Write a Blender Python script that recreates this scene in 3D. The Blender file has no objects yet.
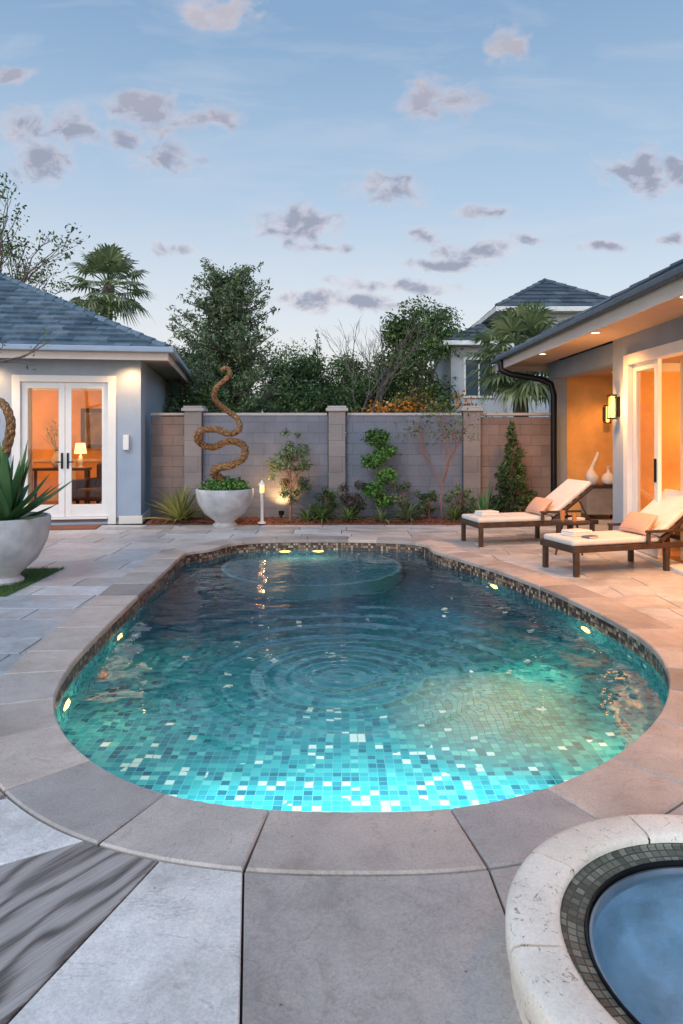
import bpy, bmesh, math, random
import numpy as np
from mathutils import Vector, Matrix, geometry
random.seed(7); np.random.seed(7)
def U(a,b): return a+(b-a)*random.random()
D=bpy.data; COL=bpy.context.scene.collection
SC=bpy.context.scene
rad=math.radians

# ------------------------------------------------------------------ nodes
def c4(c):
    if isinstance(c,(tuple,list)): return tuple(c)+(1.0,) if len(c)==3 else tuple(c)
    return c
class NT:
    def __init__(s,tree): s.t=tree; tree.nodes.clear()
    def put(s,sock,v):
        if isinstance(v,bpy.types.NodeSocket): s.t.links.new(v,sock)
        else:
            if sock.type=='RGBA': v=c4(v)
            sock.default_value=v
    def n(s,typ,ins=None,**kw):
        nd=s.t.nodes.new(typ)
        for k,v in kw.items(): setattr(nd,k,v)
        if ins:
            for k,v in ins.items(): s.put(nd.inputs[k],v)
        return nd
    def m(s,op,a,b=None,c=None,clamp=False):
        nd=s.t.nodes.new('ShaderNodeMath'); nd.operation=op; nd.use_clamp=clamp
        for i,x in enumerate((a,b,c)):
            if x is not None: s.put(nd.inputs[i],x)
        return nd.outputs[0]
    def v(s,op,a,b=None,out=0):
        nd=s.t.nodes.new('ShaderNodeVectorMath'); nd.operation=op
        s.put(nd.inputs[0],a)
        if b is not None: s.put(nd.inputs[1],b)
        return nd.outputs[out]
    def noise(s,vec,scale,detail=3,rough=.5,dist=0):
        nd=s.n('ShaderNodeTexNoise',{'Scale':scale,'Detail':detail,'Roughness':rough,'Distortion':dist})
        if vec is not None: s.put(nd.inputs['Vector'],vec)
        return nd.outputs[0]
    def ramp(s,fac,stops,interp='LINEAR'):
        nd=s.t.nodes.new('ShaderNodeValToRGB'); cr=nd.color_ramp; cr.interpolation=interp
        while len(cr.elements)<len(stops): cr.elements.new(0.5)
        for e,(p,c) in zip(cr.elements,stops):
            e.position=p; e.color=c4(c) if not isinstance(c,(int,float)) else (c,c,c,1)
        s.put(nd.inputs[0],fac); return nd.outputs[0]
    def mix(s,fac,a,b,blend='MIX'):
        nd=s.t.nodes.new('ShaderNodeMix'); nd.data_type='RGBA'; nd.blend_type=blend
        s.put(nd.inputs[0],fac); s.put(nd.inputs[6],a); s.put(nd.inputs[7],b)
        return nd.outputs[2]
    def mapr(s,x,a,b,c=0.,d=1.):
        nd=s.n('ShaderNodeMapRange',{0:x,1:a,2:b,3:c,4:d}); return nd.outputs[0]
    def bump(s,h,dist=1.0,strength=1.0,normal=None):
        nd=s.n('ShaderNodeBump',{'Height':h,'Distance':dist,'Strength':strength})
        if normal is not None: s.put(nd.inputs['Normal'],normal)
        return nd.outputs[0]
    def obj(s): return s.n('ShaderNodeTexCoord').outputs['Object']
    def pos(s): return s.n('ShaderNodeNewGeometry').outputs['Position']
    def island(s): return s.n('ShaderNodeNewGeometry').outputs['Random Per Island']
    def xyz(s,v):
        nd=s.n('ShaderNodeSeparateXYZ',{0:v}); return nd.outputs[0],nd.outputs[1],nd.outputs[2]
    def comb(s,x,y,z=0.):
        return s.n('ShaderNodeCombineXYZ',{0:x,1:y,2:z}).outputs[0]
    def bsdf(s,**kw):
        mp={'col':'Base Color','rough':'Roughness','metal':'Metallic','nor':'Normal','trans':'Transmission Weight','ior':'IOR','ecol':'Emission Color','estr':'Emission Strength','spec':'Specular IOR Level','coat':'Coat Weight','sss':'Subsurface Weight'}
        b=s.n('ShaderNodeBsdfPrincipled',{mp[k]:v for k,v in kw.items()})
        return b.outputs[0]
    def out(s,sh,world=False):
        o=s.t.nodes.new('ShaderNodeOutputWorld' if world else 'ShaderNodeOutputMaterial')
        s.t.links.new(sh,o.inputs[0])
def newmat(name):
    m=D.materials.new(name); m.use_nodes=True; return m,NT(m.node_tree)
def simple(name,col,rough=.6,metal=0.,var=.18,scale=6.,bump=.002,bscale=40.,spec=.5):
    m,t=newmat(name); p=t.obj()
    f=t.noise(p,scale,4,.6)
    lo=tuple(x*(1-var) for x in col); hi=tuple(min(1,x*(1+var)) for x in col)
    cc=t.ramp(f,[(.3,lo),(.7,hi)])
    r=t.mapr(f,.3,.7,rough*.85,min(1,rough*1.1))
    kw=dict(col=cc,rough=r,metal=metal,spec=spec)
    if bump: kw['nor']=t.bump(t.noise(p,bscale,2),bump)
    t.out(t.bsdf(**kw)); return m
def emit(name,col,strength):
    m,t=newmat(name)
    f=t.mapr(t.noise(t.obj(),20,1),.3,.7,strength*.9,strength*1.1)
    t.out(t.bsdf(col=col,rough=.4,ecol=col,estr=f)); return m
def foliage(name,stops,rough=.55,trans=.25):
    m,t=newmat(name)
    c=t.ramp(t.island(),stops)
    big=t.noise(t.pos(),1.3,1)
    c=t.mix(1.0,c,t.ramp(big,[(.3,(.6,.62,.6)),(.7,(1.35,1.3,1.2))]),'MULTIPLY')
    b=t.bsdf(col=c,rough=rough,spec=.3)
    tr=t.n('ShaderNodeBsdfTranslucent',{'Color':c}).outputs[0]
    mx=t.n('ShaderNodeMixShader',{0:trans,1:b,2:tr}).outputs[0]
    t.out(mx); return m

# ------------------------------------------------------------------ mesh builder
class MB:
    def __init__(s): s.v=[];s.f=[];s.m=[];s.uv=[]
    def add(s,vs,fs,mi=0,uv=None):
        o=len(s.v); s.v+=[tuple(p) for p in vs]; s.f+=[tuple(i+o for i in f) for f in fs]; s.m+=[mi]*len(fs)
        s.uv+=(list(uv) if uv else [(p[0],p[1]) for p in vs])
        return s
    def box(s,x0,x1,y0,y1,z0,z1,mi=0,M=None):
        vs=[Vector((x,y,z)) for z in (z0,z1) for y in (y0,y1) for x in (x0,x1)]
        if M is not None: vs=[M@p for p in vs]
        return s.add(vs,[(0,2,3,1),(4,5,7,6),(0,1,5,4),(2,6,7,3),(0,4,6,2),(1,3,7,5)],mi)
    def lathe(s,prof,n=32,c=(0,0,0),mi=0,M=None,capb=False,capt=False):
        vs=[];fs=[]
        for r,z in prof:
            for i in range(n):
                a=2*math.pi*i/n; p=Vector((r*math.cos(a)+c[0],r*math.sin(a)+c[1],z+c[2]))
                vs.append(M@p if M is not None else p)
        for k in range(len(prof)-1):
            for i in range(n):
                j=(i+1)%n; fs.append((k*n+i,k*n+j,(k+1)*n+j,(k+1)*n+i))
        if capb: fs.append(tuple(reversed(range(n))))
        if capt: fs.append(tuple((len(prof)-1)*n+i for i in range(n)))
        return s.add(vs,fs,mi)
    def tube(s,pts,rads,n=8,mi=0,twist=0,squash=None):
        pts=[Vector(p) for p in pts]
        if not isinstance(rads,(list,tuple)): rads=[rads]*len(pts)
        vs=[];fs=[]; up=Vector((.13,.31,.94)).normalized()
        prev=None
        for k,p in enumerate(pts):
            t=(pts[min(k+1,len(pts)-1)]-pts[max(k-1,0)]).normalized()
            if prev is None:
                a=t.cross(up); 
                if a.length<.1: a=t.cross(Vector((1,0,0)))
            else: a=prev-t*prev.dot(t)
            a.normalize(); prev=a; b=t.cross(a)
            for i in range(n):
                q=2*math.pi*i/n+twist*k
                vs.append(p+(a*math.cos(q)+b*math.sin(q))*rads[k])
        for k in range(len(pts)-1):
            for i in range(n):
                j=(i+1)%n; fs.append((k*n+i,k*n+j,(k+1)*n+j,(k+1)*n+i))
        fs.append(tuple(reversed(range(n)))); fs.append(tuple((len(pts)-1)*n+i for i in range(n)))
        return s.add(vs,fs,mi)
    def blade(s,base,az,elev,L,W,droop,n=6,mi=0,fold=.25,taper=1.0):
        b=Vector(base); vs=[];fs=[]
        h=Vector((math.cos(az),math.sin(az),0)); side=Vector((-math.sin(az),math.cos(az),0)); p=b.copy(); e=elev
        for k in range(n+1):
            u=k/n; w=W*(min(1,.55+1.8*u) if u<.25 else 1)*(1-u**(2.2*taper))
            d=h*math.cos(e)+Vector((0,0,1))*math.sin(e); nn=side.cross(d)*-1
            vs+= [p-side*w/2, p+nn*w*fold*-1, p+side*w/2]
            p=p+d*(L/n); e-=droop/n
        for k in range(n):
            a=k*3; fs+=[(a,a+1,a+4,a+3),(a+1,a+2,a+5,a+4)]
        return s.add(vs,fs,mi)
    def leaves(s,clumps,n,size,aspect=.5,mi=0,up=.3):
        cl=np.array([c[:3] for c in clumps]); rr=np.array([c[3:6] for c in clumps])
        w=rr.prod(1)**.67; w/=w.sum()
        idx=np.random.choice(len(cl),n,p=w)
        d=np.random.normal(size=(n,3)); d/=np.linalg.norm(d,axis=1)[:,None]
        u=np.random.rand(n)**.45
        P=cl[idx]+rr[idx]*d*u[:,None]*(1+.12*np.random.normal(size=n))[:,None]
        nr=d*.7+np.random.normal(size=(n,3))*.6; nr[:,2]+=up; nr/=np.linalg.norm(nr,axis=1)[:,None]
        a=np.cross(nr,np.random.normal(size=(n,3))); a/=np.linalg.norm(a,axis=1)[:,None]
        b=np.cross(nr,a); sz=size*(.6+.8*np.random.rand(n))[:,None]
        q=np.stack([P-a*sz/2,P-b*sz*aspect/2+a*sz*.08,P+a*sz/2,P+b*sz*aspect/2+a*sz*.08],1).reshape(-1,3)
        o=len(s.v); s.v+=list(map(tuple,q.tolist())); s.uv+=[(0,0)]*len(q)
        s.f+=[(o+4*i,o+4*i+1,o+4*i+2,o+4*i+3) for i in range(n)]; s.m+=[mi]*n
        return s
    def obj(s,name,mats,parent=None,smooth=None,bevel=0,seg=2,uv=False,label=None,loc=None,rot=None):
        me=D.meshes.new(name); me.from_pydata(s.v,[],s.f); me.update()
        if not isinstance(mats,(list,tuple)): mats=[mats]
        for m in mats: me.materials.append(m)
        me.polygons.foreach_set('material_index',s.m)
        if uv:
            l=me.uv_layers.new(name='UVMap')
            vi=np.zeros(len(me.loops),dtype=np.int32); me.loops.foreach_get('vertex_index',vi)
            l.data.foreach_set('uv',np.array(s.uv,dtype=np.float32)[vi].ravel())
        if smooth is not None:
            me.shade_smooth()
            if smooth<180: me.set_sharp_from_angle(angle=rad(smooth))
        o=D.objects.new(name,me); COL.objects.link(o)
        if parent: o.parent=parent
        if loc: o.location=loc
        if rot: o.rotation_euler=rot
        if bevel:
            b=o.modifiers.new('bevel','BEVEL'); b.width=bevel; b.segments=seg; b.limit_method='ANGLE'; b.angle_limit=rad(35)
        if label: o['label']=label
        return o
def tag(o,label,cat=None,group=None,kind=None):
    o['label']=label
    if cat: o['category']=cat
    if group: o['group']=group
    if kind: o['kind']=kind
    return o
def top(name,loc,label,cat,rotz=0,group=None,kind=None):
    o=D.objects.new(name,None); o.empty_display_size=.3; COL.objects.link(o); o.location=loc; o.rotation_euler=(0,0,rotz)
    return tag(o,label,cat,group,kind)
def copytree(o,loc,rotz=None,label=None,rot=None):
    n=o.copy(); COL.objects.link(n); n.location=loc
    if rotz is not None: n.rotation_euler=(0,0,rotz)
    if rot is not None: n.rotation_euler=rot
    if label: n['label']=label
    def rec(a,b):
        for ch in a.children:
            cc=ch.copy(); COL.objects.link(cc); cc.parent=b; cc.matrix_parent_inverse=ch.matrix_parent_inverse.copy(); rec(ch,cc)
    rec(o,n); return n
def light(name,typ,loc,power,col,parent=None,size=.05,**kw):
    l=D.lights.new(name,typ); l.energy=power; l.color=col
    if typ=='POINT' or typ=='SPOT': l.shadow_soft_size=size
    if typ=='AREA': l.size=size
    for k,v in kw.items(): setattr(l,k,v)
    o=D.objects.new(name,l); COL.objects.link(o); o.location=loc
    if parent: o.parent=parent
    return o

# ------------------------------------------------------------------ materials
def stone_mat(name,stops,rough=.6,streak=False,pitty=0,vein_dark=.4,cb=1.,cm=.8):
    m,t=newmat(name); p=t.pos()
    r=t.island()
    off=t.v('ADD',p,t.comb(t.m('MULTIPLY',r,37.),t.m('MULTIPLY',r,91.),0.))
    c=t.ramp(r,stops,'LINEAR')
    big=t.noise(off,1.3,5,.62,.6)
    if not pitty: c=t.mix(cb,c,t.ramp(big,[(.30,(.68,.66,.64)),(.44,(.92,.91,.90)),(.52,(1,1,1)),(.7,(1.2,1.18,1.15))]),'MULTIPLY')
    med=t.noise(off,7,4,.68,.5)
    c=t.mix(cm if not pitty else .45,c,t.ramp(med,[(.32,(.76,.74,.73)),(.46,(.95,.95,.95)),(.55,(1,1,1)),(.68,(1.14,1.13,1.11))]),'MULTIPLY')
    fine=t.noise(off,90,2,.8)
    c=t.mix(.75 if not pitty else .5,c,t.ramp(fine,[(.33,(.80,.80,.80)),(.67,(1.12,1.12,1.12))]),'MULTIPLY')
    if not pitty:
        vein=t.noise(off,1.5,5,.62,2.2)
        vm=t.ramp(vein,[(.493,(0,0,0)),(.5,(1,1,1)),(.507,(0,0,0))])
        c=t.mix(t.m('MULTIPLY',vm,vein_dark),c,(.20,.16,.14))
    if streak:
        x,y,z=t.xyz(p)
        ac=t.m('ADD',t.m('MULTIPLY',x,.82),t.m('MULTIPLY',y,-.57)); al_=t.m('ADD',t.m('MULTIPLY',x,.57),t.m('MULTIPLY',y,.82))
        n1=t.noise(t.comb(t.m('MULTIPLY',ac,2.4),t.m('MULTIPLY',al_,.9),1.),1.5,2,.45,.3)
        w=t.m('SINE',t.m('ADD',t.m('MULTIPLY',ac,62.),t.m('MULTIPLY',n1,34.)))
        g=t.noise(t.comb(t.m('MULTIPLY',ac,90.),t.m('MULTIPLY',al_,3.),0.),1.4,3,.65)
        w=t.m('POWER',t.m('MULTIPLY_ADD',w,.5,.5),2.4)
        st=t.m('ADD',t.m('MULTIPLY',w,-.42),t.m('MULTIPLY_ADD',g,.75,.32))
        c=t.ramp(st,[(.18,(.085,.07,.06)),(.36,(.18,.15,.135)),(.50,(.28,.24,.215)),(.66,(.37,.33,.30)),(.85,(.47,.43,.40))])
    pit=t.noise(off,26,3,.75)
    if pitty:
        pv=t.noise(off,22,4,.8,.8); c=t.mix(t.ramp(pv,[(.35,.9),(.40,0.)]),c,(.28,.22,.165))
    pits=t.ramp(pit,[(.25,0),(.36,1)])
    spots=t.n('ShaderNodeTexVoronoi',{'Vector':off,'Scale':6.}).outputs['Distance']
    sp=t.ramp(spots,[(.022,(.35,.32,.30)),(.04,(1,1,1))])
    c=t.mix(.8 if not pitty else .3,c,sp,'MULTIPLY')
    h=t.m('ADD',t.m('MULTIPLY',pits,.0012+.002*pitty),t.m('MULTIPLY',fine,.0008))
    h=t.m('ADD',h,t.m('MULTIPLY',med,.002))
    rr=t.mapr(big,.3,.7,rough-.16,rough+.12)
    t.out(t.bsdf(col=c,rough=rr,nor=t.bump(h,1.),spec=.45)); return m
M_slab=stone_mat('patio_stone',[(0,(.36,.38,.395)),(.2,(.51,.535,.555)),(.38,(.46,.42,.38)),(.5,(.55,.575,.59)),(.7,(.34,.345,.35)),(.85,(.50,.47,.44)),(1,(.43,.445,.46))],.44)
M_coping=stone_mat('coping_stone',[(0,(.37,.335,.31)),(.2,(.52,.455,.405)),(.42,(.29,.265,.25)),(.6,(.46,.39,.34)),(.78,(.58,.48,.405)),(.9,(.36,.34,.33)),(1,(.48,.415,.365))],.5,cm=.6)
M_front=stone_mat('apron_stone',[(0,(.38,.34,.315)),(.35,(.43,.39,.36)),(.6,(.50,.45,.415)),(1,(.41,.365,.335))],.5,cb=.85,cm=.7)
M_frontw=stone_mat('pale_limestone',[(0,(.72,.69,.65)),(1,(.77,.74,.70))],.5,cb=.85,cm=.8)
M_slate=stone_mat('veined_slate',[(0,(.1,.1,.1)),(1,(.1,.1,.1))],.5,True)
M_spa=stone_mat('travertine',[(0,(.80,.72,.61)),(.5,(.86,.79,.68)),(1,(.74,.66,.55))],.5,False,1)
M_mortar=simple('mortar',(.03,.026,.024),.9,0,.3,15,.002)
M_soil=simple('mulch',(.14,.05,.028),.95,0,.5,25,.02,30)
M_grassbase=simple('turf',(.05,.09,.03),.9,0,.4,4,.01,60)

def mosaic(name,tile):
    m,t=newmat(name)
    uv=t.n('ShaderNodeTexCoord').outputs['UV']; x,y,z=t.xyz(uv)
    sx=t.m('DIVIDE',x,tile); sy=t.m('DIVIDE',y,tile)
    cell=t.comb(t.m('FLOOR',sx),t.m('FLOOR',sy))
    wn=t.n('ShaderNodeTexWhiteNoise',{'Vector':cell},noise_dimensions='2D').outputs[0]
    px,py,pz=t.xyz(t.pos())
    near=t.mapr(py,3.8,7.4,1.,0.)  # far tiles and grout coloured darker to stand for light absorbed by deeper water
    def blob(cx,cy,rx,ry):
        dx=t.m('DIVIDE',t.m('SUBTRACT',px,cx),rx); dy=t.m('DIVIDE',t.m('SUBTRACT',py,cy),ry)
        return t.m('SUBTRACT',1.,t.m('SQRT',t.m('ADD',t.m('MULTIPLY',dx,dx),t.m('MULTIPLY',dy,dy))),clamp=True)
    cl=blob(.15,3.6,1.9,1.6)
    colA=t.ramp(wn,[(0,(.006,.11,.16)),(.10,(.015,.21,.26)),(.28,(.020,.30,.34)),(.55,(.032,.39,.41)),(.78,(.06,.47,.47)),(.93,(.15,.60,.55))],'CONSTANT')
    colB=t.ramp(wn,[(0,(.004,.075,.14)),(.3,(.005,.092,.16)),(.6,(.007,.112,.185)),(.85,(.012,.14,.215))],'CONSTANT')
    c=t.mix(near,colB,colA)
    c=t.mix(t.m('MULTIPLY',t.m('POWER',blob(.0,5.0,1.7,1.8),.8),.26),c,(.18,.52,.64))  # pale sky reflection at the pool centre painted into the tile colour
    glow_m=t.m('MULTIPLY',t.m('POWER',blob(1.10,4.85,.8,.95),.8),.50)
    c=t.mix(glow_m,c,(.92,.80,.46))  # golden glow on the water painted into the tile colour
    wn2=t.n('ShaderNodeTexWhiteNoise',{'Vector':t.v('ADD',cell,(17.3,5.1,0))},noise_dimensions='2D').outputs[0]
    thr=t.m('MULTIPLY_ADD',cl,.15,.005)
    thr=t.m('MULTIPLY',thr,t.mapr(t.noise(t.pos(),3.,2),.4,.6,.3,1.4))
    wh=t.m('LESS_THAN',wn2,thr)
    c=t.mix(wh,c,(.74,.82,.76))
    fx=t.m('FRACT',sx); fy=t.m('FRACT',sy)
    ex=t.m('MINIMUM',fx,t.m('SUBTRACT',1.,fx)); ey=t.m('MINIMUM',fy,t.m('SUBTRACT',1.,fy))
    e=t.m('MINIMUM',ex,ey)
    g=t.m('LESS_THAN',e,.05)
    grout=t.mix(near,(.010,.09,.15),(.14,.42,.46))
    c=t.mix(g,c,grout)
    t.out(t.bsdf(col=c,rough=.25,spec=.3)); return m
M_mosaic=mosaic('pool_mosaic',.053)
def bandmat(name,tile,stops,grout):
    m,t=newmat(name)
    uv=t.n('ShaderNodeTexCoord').outputs['UV']; x,y,z=t.xyz(uv)
    sx=t.m('DIVIDE',x,tile); sy=t.m('DIVIDE',y,tile)
    cell=t.comb(t.m('FLOOR',sx),t.m('FLOOR',sy))
    wn=t.n('ShaderNodeTexWhiteNoise',{'Vector':cell},noise_dimensions='2D').outputs[0]
    c=t.ramp(wn,stops,'CONSTANT')
    fx=t.m('FRACT',sx); fy=t.m('FRACT',sy)
    ex=t.m('MINIMUM',fx,t.m('SUBTRACT',1.,fx)); ey=t.m('MINIMUM',fy,t.m('SUBTRACT',1.,fy))
    e=t.m('MINIMUM',ex,ey)
    c=t.mix(t.m('LESS_THAN',e,.08),c,grout)
    t.out(t.bsdf(col=c,rough=.3,nor=t.bump(t.m('MINIMUM',e,.12),.01))); return m
M_band=bandmat('waterline_mosaic',.038,[(0,(.05,.035,.03)),(.26,(.22,.14,.095)),(.48,(.34,.25,.17)),(.64,(.08,.06,.055)),(.86,(.46,.38,.29))],(.05,.04,.035))
M_spatile=bandmat('spa_mosaic',.028,[(0,(.07,.08,.06)),(.25,(.13,.145,.11)),(.5,(.19,.20,.155)),(.75,(.10,.11,.085))],(.05,.05,.045))

def watermat(name,col,rings):
    m,t=newmat(name); p=t.pos(); x,y,z=t.xyz(p)
    n1=t.noise(t.comb(x,t.m('MULTIPLY',y,1.2),0.),1.5,2,.5,.3)
    if rings:
        n2=t.noise(t.comb(x,t.m('MULTIPLY',y,1.5),3.),4.4,2,.5,.7)
        amp2=t.mapr(y,3.6,5.8,.0005,.0085)
        h=t.m('ADD',t.m('MULTIPLY',n1,t.mapr(y,3.5,5.4,.004,.026)),t.m('MULTIPLY',n2,amp2))
        for (cx,cy,wl,amp,fall) in ((.02,4.95,.17,.0038,.95),(.02,4.95,.34,.0045,1.9)):
            dx=t.m('SUBTRACT',x,cx); dy=t.m('SUBTRACT',y,cy)
            d=t.m('SQRT',t.m('ADD',t.m('MULTIPLY',dx,dx),t.m('MULTIPLY',dy,dy)))
            d2=t.m('ADD',d,t.m('MULTIPLY',n1,.09))
            s=t.m('SINE',t.m('MULTIPLY',d2,2*math.pi/wl))
            env=t.m('POWER',2.718,t.m('MULTIPLY',t.m('POWER',t.m('DIVIDE',d,fall),2.),-1.))
            env=t.m('MULTIPLY',env,t.mapr(y,3.5,4.4,.06,1.))
            h=t.m('ADD',h,t.m('MULTIPLY',t.m('MULTIPLY',s,env),amp))
    else:
        h=t.m('ADD',t.m('MULTIPLY',n1,.004),t.m('MULTIPLY',t.noise(p,14,3,.5),.006))
    t.out(t.bsdf(col=col,rough=0.0,trans=1.,ior=1.38 if rings else 1.36,nor=t.bump(h,1.))); return m
M_water=watermat('pool_water',(.74,.97,1.0),True)
M_spawater=watermat('spa_water',(.88,.94,.98),False)
M_glow=emit('pool_lens',(1,.58,.16),4.5)
M_lampglow=emit('lamp_glass',(1,.46,.10),4.2)
M_down=emit('downlight_lens',(1,.74,.42),8.)

# walls
M_stucco=simple('blue_grey_stucco',(.30,.365,.45),.85,0,.08,3,.002,120)
M_trim=simple('cream_trim',(.70,.66,.60),.5,0,.06,3,.0005)
M_soffit=simple('beige_soffit',(.50,.36,.25),.7,0,.08,3,.001)
M_fascia=simple('beige_fascia',(.52,.43,.37),.6,0,.08,3,.001)
M_orange=simple('warm_plaster',(.78,.42,.14),.8,0,.25,1.3,.003,50)
M_woodfloor=simple('wood_floor',(.32,.17,.08),.4,0,.3,3,.001)
M_black=simple('black_metal',(.015,.015,.017),.4,.6,.2,8,.0005)
M_dark=simple('dark_wood',(.05,.03,.02),.45,0,.35,9,.0015,30)
M_cushion=simple('cream_fabric',(.58,.56,.53),.9,0,.07,5,.002,200)
M_curtain=simple('linen_curtain',(.72,.55,.36),.9,0,.08,5,.0015,150)
M_white=simple('white_ceramic',(.78,.76,.73),.35,0,.05,5,.0005)
M_pot=simple('pale_concrete',(.42,.42,.43),.75,0,.22,5,.003,45)
M_steel=simple('steel',(.45,.46,.47),.3,.9,.1,8,.0003)
M_paintwhite=simple('white_paint',(.74,.72,.69),.45,0,.04,4,.0003)
def glassmat(name):
    m,t=newmat(name)
    tr=t.n('ShaderNodeBsdfTransparent',{'Color':(.95,.96,.96)}).outputs[0]
    nb_=t.bump(t.noise(t.obj(),2.,1),.004)
    gl=t.n('ShaderNodeBsdfGlossy',{'Roughness':.02}).outputs[0]
    fc=t.n('ShaderNodeLayerWeight',{'Blend':.5,'Normal':nb_}).outputs['Facing']
    fr=t.m('MULTIPLY_ADD',t.m('POWER',fc,4.),.35,.03)
    t.out(t.n('ShaderNodeMixShader',{0:fr,1:tr,2:gl}).outputs[0]); return m
M_glass=glassmat('window_glass')
def roofmat(name,stops):
    m,t=newmat(name); c=t.ramp(t.island(),stops)
    f=t.noise(t.pos(),9,3)
    c=t.mix(1.,c,t.ramp(f,[(.3,(.75,.75,.75)),(.7,(1.2,1.2,1.2))]),'MULTIPLY')
    t.out(t.bsdf(col=c,rough=.42,nor=t.bump(f,.006))); return m
M_roofblue=roofmat('slate_roof',[(0,(.055,.095,.13)),(.5,(.10,.15,.19)),(1,(.17,.22,.27))])
M_roofdark=roofmat('dark_roof',[(0,(.04,.055,.075)),(.5,(.07,.09,.115)),(1,(.12,.14,.165))])
def blockmat(name,c1,c2,mort,w=.42,h=.21):
    m,t=newmat(name); x,y,z=t.xyz(t.obj())
    v=t.comb(t.m('ADD',x,y),z,0.)
    b=t.n('ShaderNodeTexBrick',{'Vector':v,'Color1':c1,'Color2':c2,'Mortar':mort,'Scale':1.,'Mortar Size':.005,'Mortar Smooth':.5,'Bias':0.,'Brick Width':w,'Row Height':h})
    f=t.noise(t.obj(),1.6,4,.6)
    c=t.mix(1.,b.outputs[0],t.ramp(f,[(.3,(.80,.80,.82)),(.7,(1.16,1.15,1.14))]),'MULTIPLY')
    fine=t.noise(t.obj(),50,3,.75)
    c=t.mix(1.,c,t.ramp(fine,[(.3,(.80,.80,.80)),(.7,(1.14,1.14,1.14))]),'MULTIPLY')
    hh=t.m('ADD',t.m('MULTIPLY',b.outputs[1],-.004),t.m('MULTIPLY',fine,.004))
    t.out(t.bsdf(col=c,rough=.85,nor=t.bump(hh,1.))); return m
M_block=blockmat('grey_block',(.14,.157,.198),(.165,.18,.22),(.118,.13,.162),.42,.205)
M_blockb=blockmat('brown_block',(.175,.13,.115),(.22,.165,.145),(.12,.095,.088),.4,.2)
M_pillar=blockmat('pillar_block',(.20,.183,.183),(.235,.213,.21),(.155,.143,.14),.6,.3)
M_cap=simple('cap_stone',(.38,.36,.35),.7,0,.1,5,.002)
def copper():
    m,t=newmat('woven_copper'); p=t.obj()
    w=t.noise(p,34,3,.7,1.)
    c=t.ramp(w,[(.3,(.07,.032,.014)),(.5,(.30,.145,.06)),(.7,(.70,.43,.19))])
    t.out(t.bsdf(col=c,rough=.36,metal=.5,nor=t.bump(w,.03))); return m
M_copper=copper()
M_bark=simple('bark',(.13,.10,.075),.95,0,.4,9,.01,25)
M_barkpale=simple('pale_bark',(.14,.115,.10),.95,0,.4,9,.01,25)
M_barkred=simple('red_bark',(.22,.10,.07),.9,0,.3,9,.006,25)
F_dark=foliage('dark_foliage',[(0,(.022,.050,.020)),(.6,(.055,.11,.035)),(1,(.12,.18,.06))])
F_mid=foliage('green_foliage',[(0,(.035,.075,.025)),(.6,(.10,.165,.05)),(1,(.20,.28,.09))])
F_blue=foliage('grey_green_foliage',[(0,(.06,.10,.055)),(.6,(.14,.20,.105)),(1,(.26,.33,.17))])
F_bright=foliage('bright_foliage',[(0,(.03,.09,.02)),(.6,(.08,.20,.045)),(1,(.16,.31,.08))])
F_yellow=foliage('yellow_green_foliage',[(0,(.14,.16,.04)),(.5,(.36,.36,.10)),(1,(.58,.54,.20))])
F_olive=foliage('olive_foliage',[(0,(.06,.07,.02)),(.5,(.15,.16,.04)),(1,(.30,.26,.07))])
F_flower=foliage('orange_flower',[(0,(.35,.09,.02)),(.5,(.62,.20,.03)),(1,(.8,.34,.06))])
F_purple=foliage('dark_purple_foliage',[(0,(.03,.035,.03)),(.6,(.06,.05,.045)),(1,(.11,.09,.07))])
F_agave=foliage('agave_leaf',[(0,(.03,.095,.035)),(.6,(.08,.20,.07)),(1,(.17,.33,.13))],.4,.1)
F_palm=foliage('palm_leaf',[(0,(.09,.13,.06)),(.6,(.20,.26,.12)),(1,(.38,.42,.22))],.45,.35)
F_grass=foliage('lawn_grass',[(0,(.03,.08,.015)),(.6,(.07,.15,.03)),(1,(.12,.21,.05))])

# ------------------------------------------------------------------ pool outline
ctrl=[(.08,2.86),(.50,2.89),(.96,3.07),(1.38,3.38),(1.79,3.82),(2.10,4.32),(2.30,4.85),(2.37,5.35),(2.31,6.15),(2.13,7.1),(1.88,7.95),(1.60,8.65),(1.38,9.15),(1.26,9.5),(1.26,9.88),(1.02,10.18),(.40,10.34),(-.30,10.38),(-1.0,10.34),(-1.52,10.15),(-1.74,9.83),(-1.85,9.52),(-2.12,9.30),(-2.13,8.8),(-2.10,8.2),(-2.06,7.2),(-2.01,6.2),(-1.96,5.4),(-1.90,4.75),(-1.76,4.12),(-1.48,3.60),(-1.13,3.22),(-.76,2.99),(-.34,2.88)]
def catmull(P,k=12):
    out=[];n=len(P)
    for i in range(n):
        p0,p1,p2,p3=[Vector(P[(i+j-1)%n]) for j in range(4)]
        for s in range(k):
            t=s/k
            out.append(.5*((2*p1)+(p2-p0)*t+(2*p0-5*p1+4*p2-p3)*t*t+(3*p1-p0-3*p2+p3)*t**3))
    return out
def resample(P,n):
    L=[0]
    for i in range(len(P)): L.append(L[-1]+(P[(i+1)%len(P)]-P[i]).length)
    out=[];j=0
    for k in range(n):
        s=L[-1]*k/n
        while L[j+1]<s: j+=1
        t=(s-L[j])/(L[j+1]-L[j]); out.append(P[j].lerp(P[(j+1)%len(P)],t))
    return out,L[-1]
ol,_=resample(catmull(ctrl),360)
for _i in range(8): ol=[(ol[i-1]+ol[i]*2+ol[(i+1)%360])/4 for i in range(360)]
ol,PER=resample(ol,360); NO=360
def normals(P):
    n=len(P);o=[]
    for i in range(n):
        t=(P[(i+1)%n]-P[i-1]).normalized(); o.append(Vector((t.y,-t.x)))
    return o
onr=normals(ol)
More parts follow.
